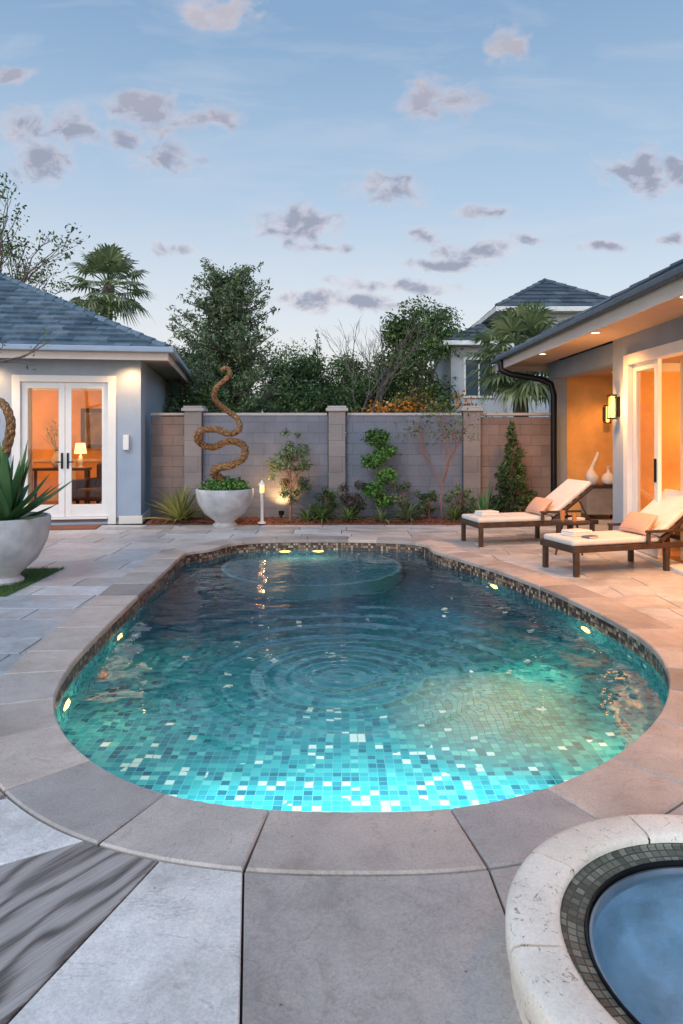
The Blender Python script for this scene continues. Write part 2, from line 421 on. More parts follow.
def offs(d): return [ol[i]+onr[i]*d for i in range(NO)]
def nearest(P,q): return min(range(len(P)),key=lambda i:(P[i]-Vector(q)).length)
SPA=(1.18,1.9)
def circ(c,r,n=64): return [Vector((c[0]+r*math.cos(2*math.pi*i/n),c[1]+r*math.sin(2*math.pi*i/n))) for i in range(n)]
def sheet(mb,loops,z,mi=0,zf=None):
    pts=[p for l in loops for p in l]
    tri=geometry.tessellate_polygon([[Vector((p[0],p[1],0)) for p in l] for l in loops])
    vs=[(p[0],p[1],zf(p) if zf else z) for p in pts]
    fs=[]
    for t in tri:
        a,b,c=[Vector(vs[i][:2]) for i in t]
        fs.append(t if (b-a).cross(c-a)>0 else (t[0],t[2],t[1]))
    mb.add(vs,fs,mi)
def rect(x0,x1,y0,y1): return [Vector((x0,y0)),Vector((x1,y0)),Vector((x1,y1)),Vector((x0,y1))]
def slab(mb,poly,zt,th,ch=.005,mi=0):
    P=[Vector(p) for p in poly]
    ar=sum(P[i-1].cross(P[i]) for i in range(len(P)))
    if ar<0: P.reverse()
    n=len(P); ins=[]
    for i in range(n):
        a=(P[i]-P[i-1]); b=(P[(i+1)%n]-P[i]); a.normalize(); b.normalize()
        na=Vector((-a.y,a.x)); nb=Vector((-b.y,b.x)); k=(na+nb); den=1+na.dot(nb)
        ins.append(P[i]+k*(ch/max(.4,den)))
    vs=[(p.x,p.y,zt-th) for p in P]+[(p.x,p.y,zt-ch) for p in P]+[(p.x,p.y,zt) for p in ins]
    fs=[tuple(reversed(range(n))),tuple(2*n+i for i in range(n))]
    for k in (0,1):
        for i in range(n):
            j=(i+1)%n; fs.append((k*n+i,k*n+j,(k+1)*n+j,(k+1)*n+i))
    mb.add(vs,fs,mi)
def prism(poly,z0=-.5,z1=.5):
    m=MB(); n=len(poly); P=[Vector(p) for p in poly]
    if sum(P[i-1].cross(P[i]) for i in range(n))<0: P.reverse()
    m.add([(p.x,p.y,z0) for p in P]+[(p.x,p.y,z1) for p in P],[tuple(reversed(range(n))),tuple(range(n,2*n))]+[(i,(i+1)%n,n+(i+1)%n,n+i) for i in range(n)])
    return m.obj('cutter',[M_mortar])
def cut(o,c):
    md=o.modifiers.new('b','BOOLEAN'); md.operation='DIFFERENCE'; md.object=c; md.solver='EXACT'
    dg=bpy.context.evaluated_depsgraph_get(); dg.update()
    me=D.meshes.new_from_object(o.evaluated_get(dg)); o.modifiers.clear(); o.data=me
    D.objects.remove(c)
def blocked(o):
    for px,py in ((0,6),(1,7),(-1,5),(.3,9),(.5,4),(-.3,3.4)):
        h,loc,nr,i=o.ray_cast(Vector((px,py,2)),Vector((0,0,-1)))
        if h: return True
    return False

# ground, mortar bed
g=MB(); sheet(g,[rect(-250,250,-60,400),list(offs(.2)),circ(SPA,.55)],-.03)
tag(g.obj('ground',[M_grassbase]),'green lawn ground around the patio','ground',kind='structure')
g=MB(); sheet(g,[rect(-9,8,-1.2,13.6),list(offs(.2)),circ(SPA,.55)],-.0155)
tag(g.obj('patio_bed',[M_mortar]),'dark mortar bed between the patio slabs','ground',kind='structure')

# joints of the big front slabs
JT=[((-1.72,3.50),(-2.9,3.15)),((-1.40,3.06),(-2.45,2.66)),((-1.00,2.74),(-1.98,2.10)),((-.655,2.57),(-1.07,1.35)),((-.34,2.49),(-.20,1.3)),((.535,2.53),(.575,1.3)),((1.28,2.84),(1.8,1.85)),((1.82,3.25),(2.7,2.5)),((2.3,3.85),(3.2,3.2))]
oc=offs(.388)
fr=MB()
for k in range(len(JT)-1):
    a,b=JT[k],JT[k+1]; ia=nearest(oc,a[0]); ib=nearest(oc,b[0])
    idx=[]; i=ia
    while i!=ib: idx.append(i); i=(i+1)%NO
    idx.append(ib)
    inner=[oc[i] for i in idx]
    A=Vector(a[1]);B=Vector(b[1])
    gp=.004
    da=(A-inner[0]).normalized(); na=Vector((-da.y,da.x))
    if na.dot(inner[-1]-inner[0])<0: na=-na
    db=(B-inner[-1]).normalized(); nb=Vector((-db.y,db.x))
    if nb.dot(inner[0]-inner[-1])<0: nb=-nb
    poly=[inner[0]+na*gp]+inner[1:-1]+[inner[-1]+nb*gp,B+nb*gp,A+na*gp]
    mi={2:1,3:2,1:2,0:1,5:0,4:0}.get(k,0)
    slab(fr,poly,.004,.016,.004,mi)
front=fr.obj('patio_apron',[M_front,M_slate,M_frontw]); tag(front,'large radial stone slabs around the curved pool end','paving',kind='structure')
ringpoly=[Vector(JT[0][0])+Vector((.1,.1))]+[Vector(j[1]) for j in JT]+[Vector(JT[-1][0])+Vector((-.05,.1))]+[Vector((.1,3.6))]
pm=MB(); G=.006
y=-1.2
while y<12.1:
    h=random.choice([.38,.46,.54]); y2=min(y+h,12.15); x=-9+U(-.8,0)
    while x<8:
        w=random.choice([.6,.8,.95,1.1]); slab(pm,[(x+G,y+G),(x+w-G,y+G),(x+w-G,y2-G),(x+G,y2-G)],0,.014,.003); x+=w
    y=y2
y=12.15
while y<13.5:
    x=3.0
    while x<8:
        w=random.choice([.6,.8,.95]); slab(pm,[(x+G,y+G),(x+w-G,y+G),(x+w-G,y+.48-G),(x+G,y+.48-G)],0,.014,.003); x+=w
    y+=.48
pat=pm.obj('patio',[M_slab]); tag(pat,'pale rectangular stone patio paving','paving',kind='structure')
cut(front,prism(circ(SPA,.6)))
keep=pat.data.copy()
for dd in (.37,.35,.32,.28,.2):
    pat.data=keep.copy()
    cut(pat,prism(ringpoly)); cut(pat,prism(circ(SPA,.6))); cut(pat,prism(offs(dd)))
    bpy.context.view_layer.update()
    if not blocked(pat): break

# ------------------------------------------------------------------ swimming pool
pool=top('swimming_pool',(0,0,0),'freeform turquoise mosaic swimming pool with stone coping','swimming pool')
c=MB(); ou=offs(.38); inn=offs(-.022)
random.seed(12)
jt=[nearest(inn,q) for q in ((.47,2.92),(.93,3.07))]; jl=[nearest(inn,q) for q in ((-.76,3.01),(-.28,2.90))]
ws=[U(.8,1.25) for _ in range(35)]; tot=sum(ws); a0=jt[1]; cuts=[jt[0],jt[1]]; acc_=0
for w_ in ws[:-1]: acc_+=w_; cuts.append(int(round(a0+(jl[0]-a0)*acc_/tot)))
cuts+=[jl[0],jl[1],jt[0]+NO]
for k in range(len(cuts)-1):
    a,b=cuts[k],cuts[k+1]; idx=[i%NO for i in range(a,b+1)]
    I=[inn[i].copy() for i in idx]; O=[ou[i].copy() for i in idx]
    e=.006; t0=(I[1]-I[0]).normalized(); t1=(I[-1]-I[-2]).normalized()
    I[0]=I[0]+t0*.0015;O[0]=O[0]+t0*e;I[-1]=I[-1]-t1*.0015;O[-1]=O[-1]-t1*e
    slab(c,O+I[::-1],.012,.044,.008)
c.obj('coping',[M_coping],pool)
WZ=-.145
def wallstrip(mb,P,z0,z1f,L):
    n=len(P); vs=[];uv=[]
    for i in range(n+1):
        p=P[i%n]; u=L*i/n
        vs+=[(p.x,p.y,z0),(p.x,p.y,z1f(p))]; uv+=[(u,z0),(u,z1f(p))]
    fs=[(2*i,2*i+1,2*i+3,2*i+2) for i in range(n)]
    mb.add(vs,[f[::-1] for f in fs],0,uv)
FL=lambda p:-(.60+.11*(p[1]-2.9))
b=MB(); wallstrip(b,ol,-.032,lambda p:-.19,PER); b.obj('waterline_tile',[M_band],pool,uv=True)
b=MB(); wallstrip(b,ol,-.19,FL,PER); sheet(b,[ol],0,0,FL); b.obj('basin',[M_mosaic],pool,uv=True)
b=MB(); sheet(b,[ol],WZ); b.obj('water',[M_water],pool)
b=MB(); P1=offs(.002);P2=offs(.21); n=NO
b.add([(p.x,p.y,-.036) for p in P1]+[(p.x,p.y,-.036) for p in P2],[(i,(i+1)%n,n+(i+1)%n,n+i) for i in range(n)]); b.obj('bond_beam',[M_mortar],pool)
# round entry step
b=MB(); n=56; cx,cy,r=-.42,9.55,1.25
def discuv(r,z,n): return [(cx+r*math.cos(2*math.pi*i/n),cy+r*math.sin(2*math.pi*i/n),z) for i in range(n)]
v=discuv(r,-1.5,n)+discuv(r,-.55,n)
fs=[(i,(i+1)%n,n+(i+1)%n,n+i) for i in range(n)]+[tuple(n+i for i in range(n))]
b.add(v,fs,0,[(p[0],p[1]) if k>=n else (p[0]*1.1,p[2]) for k,p in enumerate(v)])
M_step=bandmat('step_mosaic',.05,[(0,(.015,.13,.21)),(.4,(.025,.165,.25)),(.7,(.04,.20,.29)),(.9,(.08,.27,.35))],(.03,.15,.22))
M_nose=bandmat('step_nosing',.03,[(0,(.13,.34,.42)),(.5,(.19,.40,.48)),(.8,(.09,.27,.37))],(.09,.22,.29))
b.obj('step',[M_step],pool,uv=True)
b=MB(); v=discuv(r+.004,-.572,n)+discuv(r+.004,-.544,n)+discuv(r-.05,-.544,n)
b.add(v,[(k*n+i,k*n+(i+1)%n,(k+1)*n+(i+1)%n,(k+1)*n+i) for k in (0,1) for i in range(n)],0); b.obj('step_edge',[M_nose],pool,uv=True)
# underwater lights
proto=None
def poollight(q,power,col,z=-.36,spot=None,reach=.30,size=70):
    global proto
    i=nearest(ol,q); p=ol[i]; nn=-onr[i]; ang=math.atan2(nn.y,nn.x)
    e=D.objects.new('pool_light',None); COL.objects.link(e); e.parent=pool; e.empty_display_size=.1
    e.location=(p.x,p.y,z); e.rotation_euler=(0,0,ang)
    M=Matrix.Rotation(rad(90),4,'Y')
    if proto is None:
        a=MB().lathe([(.0,.0),(.105,.0),(.105,.018),(.097,.026),(.085,.026),(.085,.014)],24,M=M)
        l=MB().lathe([(.084,.012),(.07,.028),(.04,.04),(.001,.044)],24,M=M,capt=True)
        proto=(a.obj('rim',[M_steel],e,smooth=40),l.obj('lens',[M_glow],e,smooth=60))
    else:
        for o in proto:
            n=o.copy(); COL.objects.link(n); n.parent=e
    lo=light('lamp','POINT',(reach,0,-.04),power,col,e,.06)
    lo.visible_transmission=False; lo.visible_glossy=False
    if spot:
        tgt,pw,cc=spot
        so=light('lamp','SPOT',(.16,0,-.04),pw,cc,e,.06,spot_size=rad(size),spot_blend=1.)
        wd=(Vector(tgt)-Vector((p.x,p.y,z))).normalized(); wd=Matrix.Rotation(-ang,3,'Z')@wd
        so.rotation_euler=wd.to_track_quat('-Z','Y').to_euler(); so.visible_transmission=False; so.visible_glossy=False
W=(1,.60,.34); T=(.80,1.0,1.0)
poollight((2.25,6.3),15,W,spot=((1.10,4.85,-.85),170,(1,.72,.40))); poollight((1.85,8.1),9,W,spot=((.2,6.6,-.9),50,T),size=95); poollight((-2.05,6.1),9,W); poollight((-1.90,4.6),8,W)
poollight((-.85,10.3),9,W,-.25); poollight((-.35,10.3),9,W,-.25); poollight((1.95,4.15),9,W)  # front-right fixture added to stand for a yellow glow reflected on the water
poollight((.25,2.9),34,T,-.38,spot=((.0,5.6,-.80),190,T),reach=.5,size=80); poollight((-.80,3.05),24,T,-.40,reach=.5); poollight((1.15,3.2),18,T,-.40,reach=.5)

# ------------------------------------------------------------------ spa
spa=top('hot_tub',(SPA[0],SPA[1],0),'round raised cream travertine hot tub with mosaic lip','hot tub')
b=MB(); ns=9
for k in range(ns):
    a0=2*math.pi*k/ns+.008+.32; a1=2*math.pi*(k+1)/ns-.008+.32; m=10
    prof=[(.545,.10),(.545,.150),(.552,.160),(.565,.166),(.675,.166),(.696,.159),(.704,.145),(.704,.095),(.695,.07),(.69,-.012),(.60,-.012)]
    vs=[]; 
    for i in range(m+1):
        a=a0+(a1-a0)*i/m
        for r_,z_ in prof: vs.append((r_*math.cos(a),r_*math.sin(a),z_))
    q=len(prof); fs=[]
    for i in range(m):
        for j in range(q-1): fs.append((i*q+j,i*q+j+1,(i+1)*q+j+1,(i+1)*q+j))
    fs.append(tuple(range(q))); fs.append(tuple(reversed([m*q+j for j in range(q)])))
    b.add(vs,[f[::-1] for f in fs])
b.obj('rim',[M_spa],spa,smooth=50)
MB().lathe([(.550,.09),(.550,.153),(.698,.141),(.698,.09)],64).obj('joint_backing',[M_mortar],spa)
def lathuv(mb,prof,n,mi=0):
    vs=[];uv=[];s=0
    for k,(r_,z_) in enumerate(prof):
        if k: s+=math.hypot(r_-prof[k-1][0],z_-prof[k-1][1])
        for i in range(n+1):
            a=2*math.pi*i/n; vs.append((r_*math.cos(a),r_*math.sin(a),z_)); uv.append((a*.5,s))
    fs=[(k*(n+1)+i,k*(n+1)+i+1,(k+1)*(n+1)+i+1,(k+1)*(n+1)+i) for k in range(len(prof)-1) for i in range(n)]
    mb.add(vs,[f[::-1] for f in fs],mi,uv)
b=MB(); lathuv(b,[(.545,.14),(.542,.130),(.476,.117),(.473,.06)],72); b.obj('mosaic_lip',[M_spatile],spa,uv=True,smooth=30)
MB().lathe([(.476,.085),(.474,.123),(.470,.125),(.467,.123),(.465,.03)],64).obj('inner_ring',[M_black],spa,smooth=50)
MB().lathe([(.4645,.088),(.461,.108),(.453,.108),(.450,.06)],64).obj('steel_ring',[M_steel],spa,smooth=50)
b=MB(); lathuv(b,[(.463,.085),(.45,-.08),(.41,-.18),(.27,-.24),(.001,-.25)],48)
M_shell=simple('spa_shell',(.38,.60,.74),.35,0,.35,5,.001)
b.obj('shell',[M_shell],spa,smooth=60)
b=MB(); b.add([(p.x,p.y,.090) for p in circ((0,0),.461)],[tuple(range(64))]); b.obj('water',[M_spawater],spa)

# ------------------------------------------------------------------ boundary wall
FY=12.95
fence=top('boundary_wall',(0,FY,0),'blue-grey concrete block garden wall with capped pillars','wall')
H=1.97
b=MB().box(-2.63,-.26,0,.2,0,H).box(.09,2.29,0,.2,0,H); b.obj('wall_panel',[M_block],fence)
b=MB().box(-3.62,-2.97,.0,.2,0,H-.02).box(2.63,4.02,0,.2,0,H-.03); b.obj('wall_panel',[M_blockb],fence,label='brown block section of wall')
b=MB()
for x0,x1 in ((-3.62,-2.98),(-2.62,-.27),(.10,2.28),(2.64,4.02)): b.box(x0,x1,-.02,.22,H,H+.05)
b.obj('wall_cap',[M_cap],fence,bevel=.006)
pil=None
for x in (-2.80,-.085,2.46):
    if pil is None:
        pil=MB().box(-.16,.16,-.1,.27,0,2.05).obj('pillar',[M_pillar],fence,loc=(x,0,0),bevel=.006)
        MB().box(-.21,.21,-.14,.31,2.05,2.11).box(-.18,.18,-.11,.28,2.11,2.15).obj('pillar_cap',[M_cap],pil,bevel=.01)
    else:
        q=pil.copy(); COL.objects.link(q); q.location=(x,0,0)
        for ch in pil.children:
            r_=ch.copy(); COL.objects.link(r_); r_.parent=q
# planting bed
b=MB(); nx=90; ny=10
vs=[];
for j in range(ny+1):
    for i in range(nx+1):
        x=-3.5+6.4*i/nx; yy=12.12+.05*math.sin(x*2.1)+(12.95-12.12)*j/ny
        ed=min(j,ny-j,3)/3; vs.append((x,yy,-.01+.06*min(1,ed)+U(-.012,.012)))
b.add(vs,[(j*(nx+1)+i,j*(nx+1)+i+1,(j+1)*(nx+1)+i+1,(j+1)*(nx+1)+i) for j in range(ny) for i in range(nx)])
tag(b.obj('planting_bed',[M_soil]),'red bark mulch planting bed by the wall','ground',kind='structure')

# ------------------------------------------------------------------ roofs
def roof_face(mb,a,b,c,d,row=.3,tile=.3,lift=.03,mi=0):
    a,b,c,d=map(Vector,(a,b,c,d)); e=(b-a).normalized(); nrm=(b-a).cross(d-a).normalized()
    if nrm.z<0: nrm=-nrm
    up=(d-a); up=up-e*up.dot(e); Ls=up.length; up.normalize(); n=max(1,int(Ls/row))
    def P(s,h): return a+e*s+up*h
    sd=(d-a).dot(e); sc_=(c-a).dot(e); sb=(b-a).dot(e)
    for k in range(n):
        h0,h1=Ls*k/n,Ls*(k+1)/n
        l0=sd*h0/Ls; l1=sd*h1/Ls; r0=sb+(sc_-sb)*h0/Ls; r1=sb+(sc_-sb)*h1/Ls
        xs=[]; s=math.ceil(max(l0,l1)/tile)*tile+(tile/2 if k%2 else 0)
        while s<min(r0,r1)-.02:
            if s>max(l0,l1)+.02: xs.append(s)
            s+=tile
        L0=[l0]+xs+[r0]; L1=[l1]+xs+[r1]
        for i in range(len(L0)-1):
            lf=lift*U(.8,1.2)
            q=[P(L0[i],h0)+nrm*lf,P(L0[i+1],h0)+nrm*lf,P(L1[i+1],h1)+nrm*.003,P(L1[i],h1)+nrm*.003,P(L0[i],h0),P(L0[i+1],h0)]
            mb.add(q,[(0,1,2,3),(4,5,1,0)],mi)
def hip(mb,x0,x1,y0,y1,z,t,row=.3,tile=.3,lift=.03):
    w=x1-x0;dp=y1-y0; s=min(w,dp)/2; zr=z+s*t
    if w>=dp: r0=(x0+s,y0+s,zr); r1=(x1-s,y0+s,zr)
    else: r0=(x0+s,y0+s,zr); r1=(x0+s,y1-s,zr)
    A,B,C,E=(x0,y0,z),(x1,y0,z),(x1,y1,z),(x0,y1,z)
    if w>=dp:
        fc=[(A,B,r1,r0),(B,C,r1,r1),(C,E,r0,r1),(E,A,r0,r0)]
        hips=[(A,r0),(B,r1),(C,r1),(E,r0),(r0,r1)]
    else:
        fc=[(A,B,r0,r0),(B,C,r1,r0),(C,E,r1,r1),(E,A,r0,r1)]
        hips=[(A,r0),(B,r0),(C,r1),(E,r1),(r0,r1)]
    for f in fc: roof_face(mb,*f,row=row,tile=tile,lift=lift)
    return hips
def ridgecaps(mb,hips,r=.07):
    for a,b in hips:
        a=Vector(a);b=Vector(b); L=(b-a).length
        if L<.05: continue
        n=max(1,int(L/.35))
        for k in range(n):
            p=a.lerp(b,k/n);q=a.lerp(b,(k+1.08)/n); mb.tube([p+Vector((0,0,.025)),q+Vector((0,0,.012))],[r*1.08,r*.92],7)
def curtain(name,x0,x1,y,z0,z1,par,amp=.03,wl=.11,axis='x'):
    b=MB(); n=max(8,int(abs(x1-x0)/wl*8)); vs=[]
    for i in range(n+1):
        s=x0+(x1-x0)*i/n; w_=amp*math.sin(2*math.pi*(s-x0)/wl)+amp*.3*math.sin(9*s)
        for z_ in (z0,z1): vs.append((s,y+w_,z_) if axis=='x' else (y+w_,s,z_))
    b.add(vs,[(2*i,2*i+2,2*i+3,2*i+1) for i in range(n)]); return b.obj(name,[M_curtain],par,smooth=180)
def roomlamp(loc,power,col,par):
    l=light('room_lamp','POINT',loc,power,col,par,.15); l.visible_glossy=False; l.visible_transmission=False; return l
M_shade=emit('lamp_shade_glow',(1,.60,.24),2.2)
def tablelamp(loc,label,power):
    o=top('table_lamp',loc,label,'lamp')
    MB().lathe([(.07,0),(.075,.015),(.03,.03),(.05,.10),(.06,.16),(.03,.24),(.012,.27),(.012,.34)],20,capb=True).obj('base',[M_white],o,smooth=60)
    MB().lathe([(.13,.30),(.095,.52)],24).obj('lamp_shade',[M_shade],o,smooth=60)
    l=light('lamp','POINT',(0,0,.42),power,(1,.60,.26),o,.05); l.visible_glossy=False
    return o

# ------------------------------------------------------------------ pool house (left)
ph=top('pool_house',(-3.63,12.35,0),'blue-grey stucco pool house with hipped slate roof and french doors','house',rotz=rad(9))
XL=-11.5; YB=9.6; t0,t1=.53,2.09; DZ0,DZ1=.13,2.56
b=MB()
b.box(-t0+.0,0,0,.16,0,3.0); b.box(-t1,-t0,0,.16,DZ1,3.0); b.box(XL,-t1,0,.16,0,3.0); b.box(-t1,-t0,0,.16,0,.10)
b.box(-.16,0,.16,YB,0,3.0); b.box(XL,-.16,YB-.16,YB,0,3.0); b.box(XL,XL+.16,.16,YB-.16,0,3.0)
b.obj('wall',[M_stucco],ph)
b=MB(); b.box(XL-.03,-t1-.15,-.03,-.002,0,.14); b.box(-t0+.15,.03,-.03,-.002,0,.14); b.box(.002,.03,0,YB,0,.14); b.obj('plinth',[M_trim],ph,bevel=.004)
# room
b=MB(); b.box(-5.2,-.17,3.4,3.5,0,2.9); b.box(-5.3,-5.2,.17,3.5,0,2.9); b.box(-.20,-.165,.17,3.4,.1,2.9); b.box(-5.2,-.2,.17,3.4,2.75,2.85); b.box(-5.2,-t1-.02,.165,.18,.1,2.75)
b.obj('interior_wall',[M_orange],ph)
b=MB(); b.box(-5.2,-.2,3.37,3.399,.115,.24); b.box(-5.2,-.2,3.34,3.399,2.60,2.75); b.box(-.24,-.201,.2,3.34,.115,.24)
for xx in (-4.6,-3.7,-2.8,-1.9,-.85): b.box(xx-.04,xx+.04,3.375,3.399,.24,1.0)
b.box(-5.2,-.2,3.36,3.399,1.0,1.06); b.obj('panelling',[M_trim],ph)
MB().box(-5.2,-.2,.0,3.4,.04,.115).obj('floor',[M_woodfloor],ph)
roomlamp((-1.0,1.2,2.45),48,(1,.60,.25),ph); roomlamp((-3.3,2.2,2.0),48,(1,.60,.25),ph)
curtain('curtain',-2.12,-1.93,.30,.13,2.6,ph); curtain('curtain',-.64,-.50,.30,.13,2.6,ph)
# door frame
b=MB(); f=.10
b.box(-t1-f,-t1+.04,-.03,.10,.0,DZ1+f); b.box(-t0-.04,-t0+f,-.03,.10,.0,DZ1+f); b.box(-t1+.04,-t0-.04,-.03,.10,DZ1-.02,DZ1+f); b.box(-t1+.04,-t0-.04,-.05,.12,.10,.135)
b.obj('door_frame',[M_paintwhite],ph,bevel=.006)
mid=-(t0+t1)/2
for k in (0,1):
    xa=-t1+.045 if k==0 else mid+.004; xb=mid-.004 if k==0 else -t0-.045
    b=MB(); s=.105; z0,z1=DZ0+.01,DZ1-.025
    b.box(xa,xa+s,.02,.065,z0,z1); b.box(xb-s,xb,.02,.065,z0,z1); b.box(xa+s,xb-s,.02,.065,z1-s,z1); b.box(xa+s,xb-s,.02,.065,z0,z0+.22)
    d=b.obj('door',[M_paintwhite],ph,bevel=.004)
    MB().box(xa+s,xb-s,.038,.045,z0+.22,z1-s).obj('glass',[M_glass],d)
    hx=xb-.045 if k==0 else xa+.045
    MB().box(hx-.018,hx+.018,.005,.02,1.0,1.28).tube([(hx,.0,1.12),(hx,-.03,1.12),(hx+(-.1 if k==0 else .1),-.035,1.12)],.011,8).obj('handle',[M_black],d)
# roof
ov=.5; b=MB(); hp=hip(b,XL-ov,ov,-ov,YB+ov,3.10,.51,.29,.29,.05)
rf=b.obj('roof',[M_roofblue],ph)
b=MB(); ridgecaps(b,hp); b.obj('ridge_cap',[M_roofblue],rf,smooth=50)
b=MB(); b.box(XL-ov,ov,-ov,0-.001,2.97,3.0); b.box(.001,ov,0,YB+ov,2.97,3.0); b.obj('soffit',[M_soffit],ph)
b=MB(); b.box(XL-ov,ov+.03,-ov-.03,-ov,2.90,3.11); b.box(ov,ov+.03,-ov,YB+ov,2.90,3.11); b.obj('fascia',[M_fascia],ph)
b=MB(); b.box(XL-ov,ov+.13,-ov-.13,-ov-.031,3.03,3.13); b.box(ov+.031,ov+.13,-ov-.03,YB+ov,3.03,3.13); b.obj('gutter',[M_stucco],rf,bevel=.02)
def downlight(par,x,y,z,pw,col=(1,.56,.24)):
    o=MB().lathe([(.075,0),(.075,-.008),(.055,-.01),(.055,-.002)],20).obj('downlight',[M_paintwhite],par,loc=(x,y,z))
    MB().lathe([(.054,-.004),(.001,-.006)],20,capt=True).obj('lens',[M_down],o)
    l=light('lamp','SPOT',(0,0,-.03),pw,col,o,.04,spot_size=rad(140),spot_blend=.9); l.visible_glossy=False
for x in (-.15,-2.6): downlight(ph,x,-.28,2.968,80)
b=MB().box(-.30,-.20,-.08,-.002,1.33,1.60); wl=b.obj('wall_lamp',[M_paintwhite],ph,bevel=.01)
# things inside the pool house
def W2(par,x,y,z=0): 
    return Matrix.Translation(par.location)@Matrix.Rotation(par.rotation_euler[2],4,'Z')@Vector((x,y,z))
pf=top('picture_frame',W2(ph,-1.40,3.36,1.75),'dark framed picture on amber wall','picture',rotz=rad(9))
MB().box(-.34,.34,-.04,0,-.45,.45).obj('frame',[M_dark],pf,bevel=.01)
MB().box(-.25,.25,-.05,-.041,-.36,.36).obj('print',[simple('print',(.20,.15,.11),.8,0,.5,4)],pf)
ch=top('armchair',W2(ph,-.98,1.6,.115),'dark upholstered armchair inside the pool house','armchair',rotz=rad(-20))
MB().box(-.35,.35,-.35,.35,.18,.42).obj('seat',[M_dark],ch,bevel=.05,seg=3)
MB().box(-.35,.35,.25,.42,.30,.9).obj('backrest',[M_dark],ch,bevel=.05,seg=3)
for s in (-1,1): MB().box(s*.42-.07,s*.42+.07,-.35,.4,.16,.6).obj('armrest',[M_dark],ch,bevel=.04,seg=3)
for sx in (-1,1):
    for sy in (-1,1): MB().box(sx*.33-.025,sx*.33+.025,sy*.3-.025,sy*.3+.025,0,.18).obj('leg',[M_black],ch)
ct=top('console_table',W2(ph,-1.95,2.4,.115),'dark console table inside the pool house','table',rotz=rad(9))
MB().box(-.6,.6,-.2,.2,.74,.79).obj('table_top',[M_dark],ct,bevel=.005)
for sx in (-.54,.54):
    for sy in (-.15,.15): MB().box(sx-.025,sx+.025,sy-.025,sy+.025,0,.74).obj('leg',[M_dark],ct)
vz=top('vase',W2(ph,-2.02,2.4,.906),'white vase with golden dried branches','vase')
MB().lathe([(.06,0),(.11,.08),(.12,.18),(.06,.28),(.05,.34),(.065,.36)],20,capb=True).obj('vessel',[M_white],vz,smooth=60)
b=MB()
for k in range(14):
    a=U(0,6.28); b.blade((0,0,.3),a,U(.9,1.4),U(.45,.75),.03,U(.2,.9),5)
b.leaves([(0,0,.8,.3,.2,.3)],160,.06); b.obj('branches',[F_yellow],vz)
tablelamp(W2(ph,-1.55,2.4,.906),'white table lamp with glowing shade on the console',9)
dm=top('door_mat',W2(ph,-1.15,-.42,.001),'brown doormat in front of the french doors','doormat',rotz=rad(9))
MB().box(-.5,.5,-.28,.28,0,.018).obj('mat',[simple('coir',(.22,.09,.05),.95,0,.4,40,.004,200)],dm,bevel=.006)

# ------------------------------------------------------------------ main house (right)
mh=top('main_house',(3.95,9.94,0),'single-storey house with open sliding door, covered patio and slate roof','house')
b=MB()
b.box(0,.18,-.5,0,0,2.98); b.box(0,.18,-4.6,-.5,2.66,2.98); b.box(0,.18,-9.5,-4.6,0,2.98)
b.box(.18,5,-.18,0,0,2.98)
b.box(.15,.42,3.30,3.55,0,2.98); b.box(.42,5,3.38,3.55,0,2.981)
b.box(.1,.38,0.001,3.299,2.68,2.98)
b.obj('wall',[M_stucco],mh)
MB().box(.42,5,3.34,3.379,0,2.74).box(2.3,2.4,.0,3.34,0,2.74).obj('alcove_wall',[M_orange],mh)
MB().box(.38,5,.0,3.38,2.74,2.78).obj('patio_ceiling',[M_soffit],mh)
b=MB(); b.box(4.2,4.3,-5.5,-.2,0,2.62); b.box(.18,4.2,-5.6,-5.5,0,2.62); b.box(.19,4.2,-.20,-.181,0,2.62)
b.obj('interior_wall',[M_orange],mh)
b=MB(); b.box(.19,4.19,-.23,-.201,.03,.16); b.box(.19,4.19,-.25,-.201,2.50,2.62); b.box(4.16,4.199,-5.4,-.25,.03,.16)
for xx in (.95,1.9,2.85): b.box(xx-.04,xx+.04,-.22,-.201,.16,2.5)
b.obj('panelling',[M_trim],mh)
MB().box(.18,4.3,-5.6,-.18,2.62,2.65).obj('ceiling',[M_soffit],mh)
MB().box(0.0,4.3,-5.6,-.18,-.01,.03).obj('floor',[M_woodfloor],mh)
roomlamp((2.2,-1.9,2.1),60,(1,.56,.22),mh); roomlamp((.8,-3.3,2.3),190,(1,.47,.15),mh)
curtain('curtain',-1.72,-1.42,.30,.05,2.55,mh,.03,.1,'y')
b=MB(); b.box(-.04,.14,-.60,-.46,.03,2.70); b.box(-.04,.14,-4.6,-.60,2.56,2.70); b.box(-.05,.2,-4.6,-.60,.0,.04)
b.obj('door_frame',[M_paintwhite],mh,bevel=.006)
b=MB(); s=.1; b.box(.03,.08,-1.35,-1.35+s,.05,2.56); b.box(.03,.08,-.61-s,-.61,.05,2.56); b.box(.03,.08,-1.35+s,-.61-s,2.46,2.56); b.box(.03,.08,-1.35+s,-.61-s,.05,.22)
d=b.obj('door',[M_paintwhite],mh,bevel=.005)
MB().box(.052,.058,-1.35+s,-.61-s,.22,2.46).obj('glass',[M_glass],d)
MB().box(.005,.029,-1.32,-1.29,1.0,1.3).obj('handle',[M_black],d,bevel=.004)
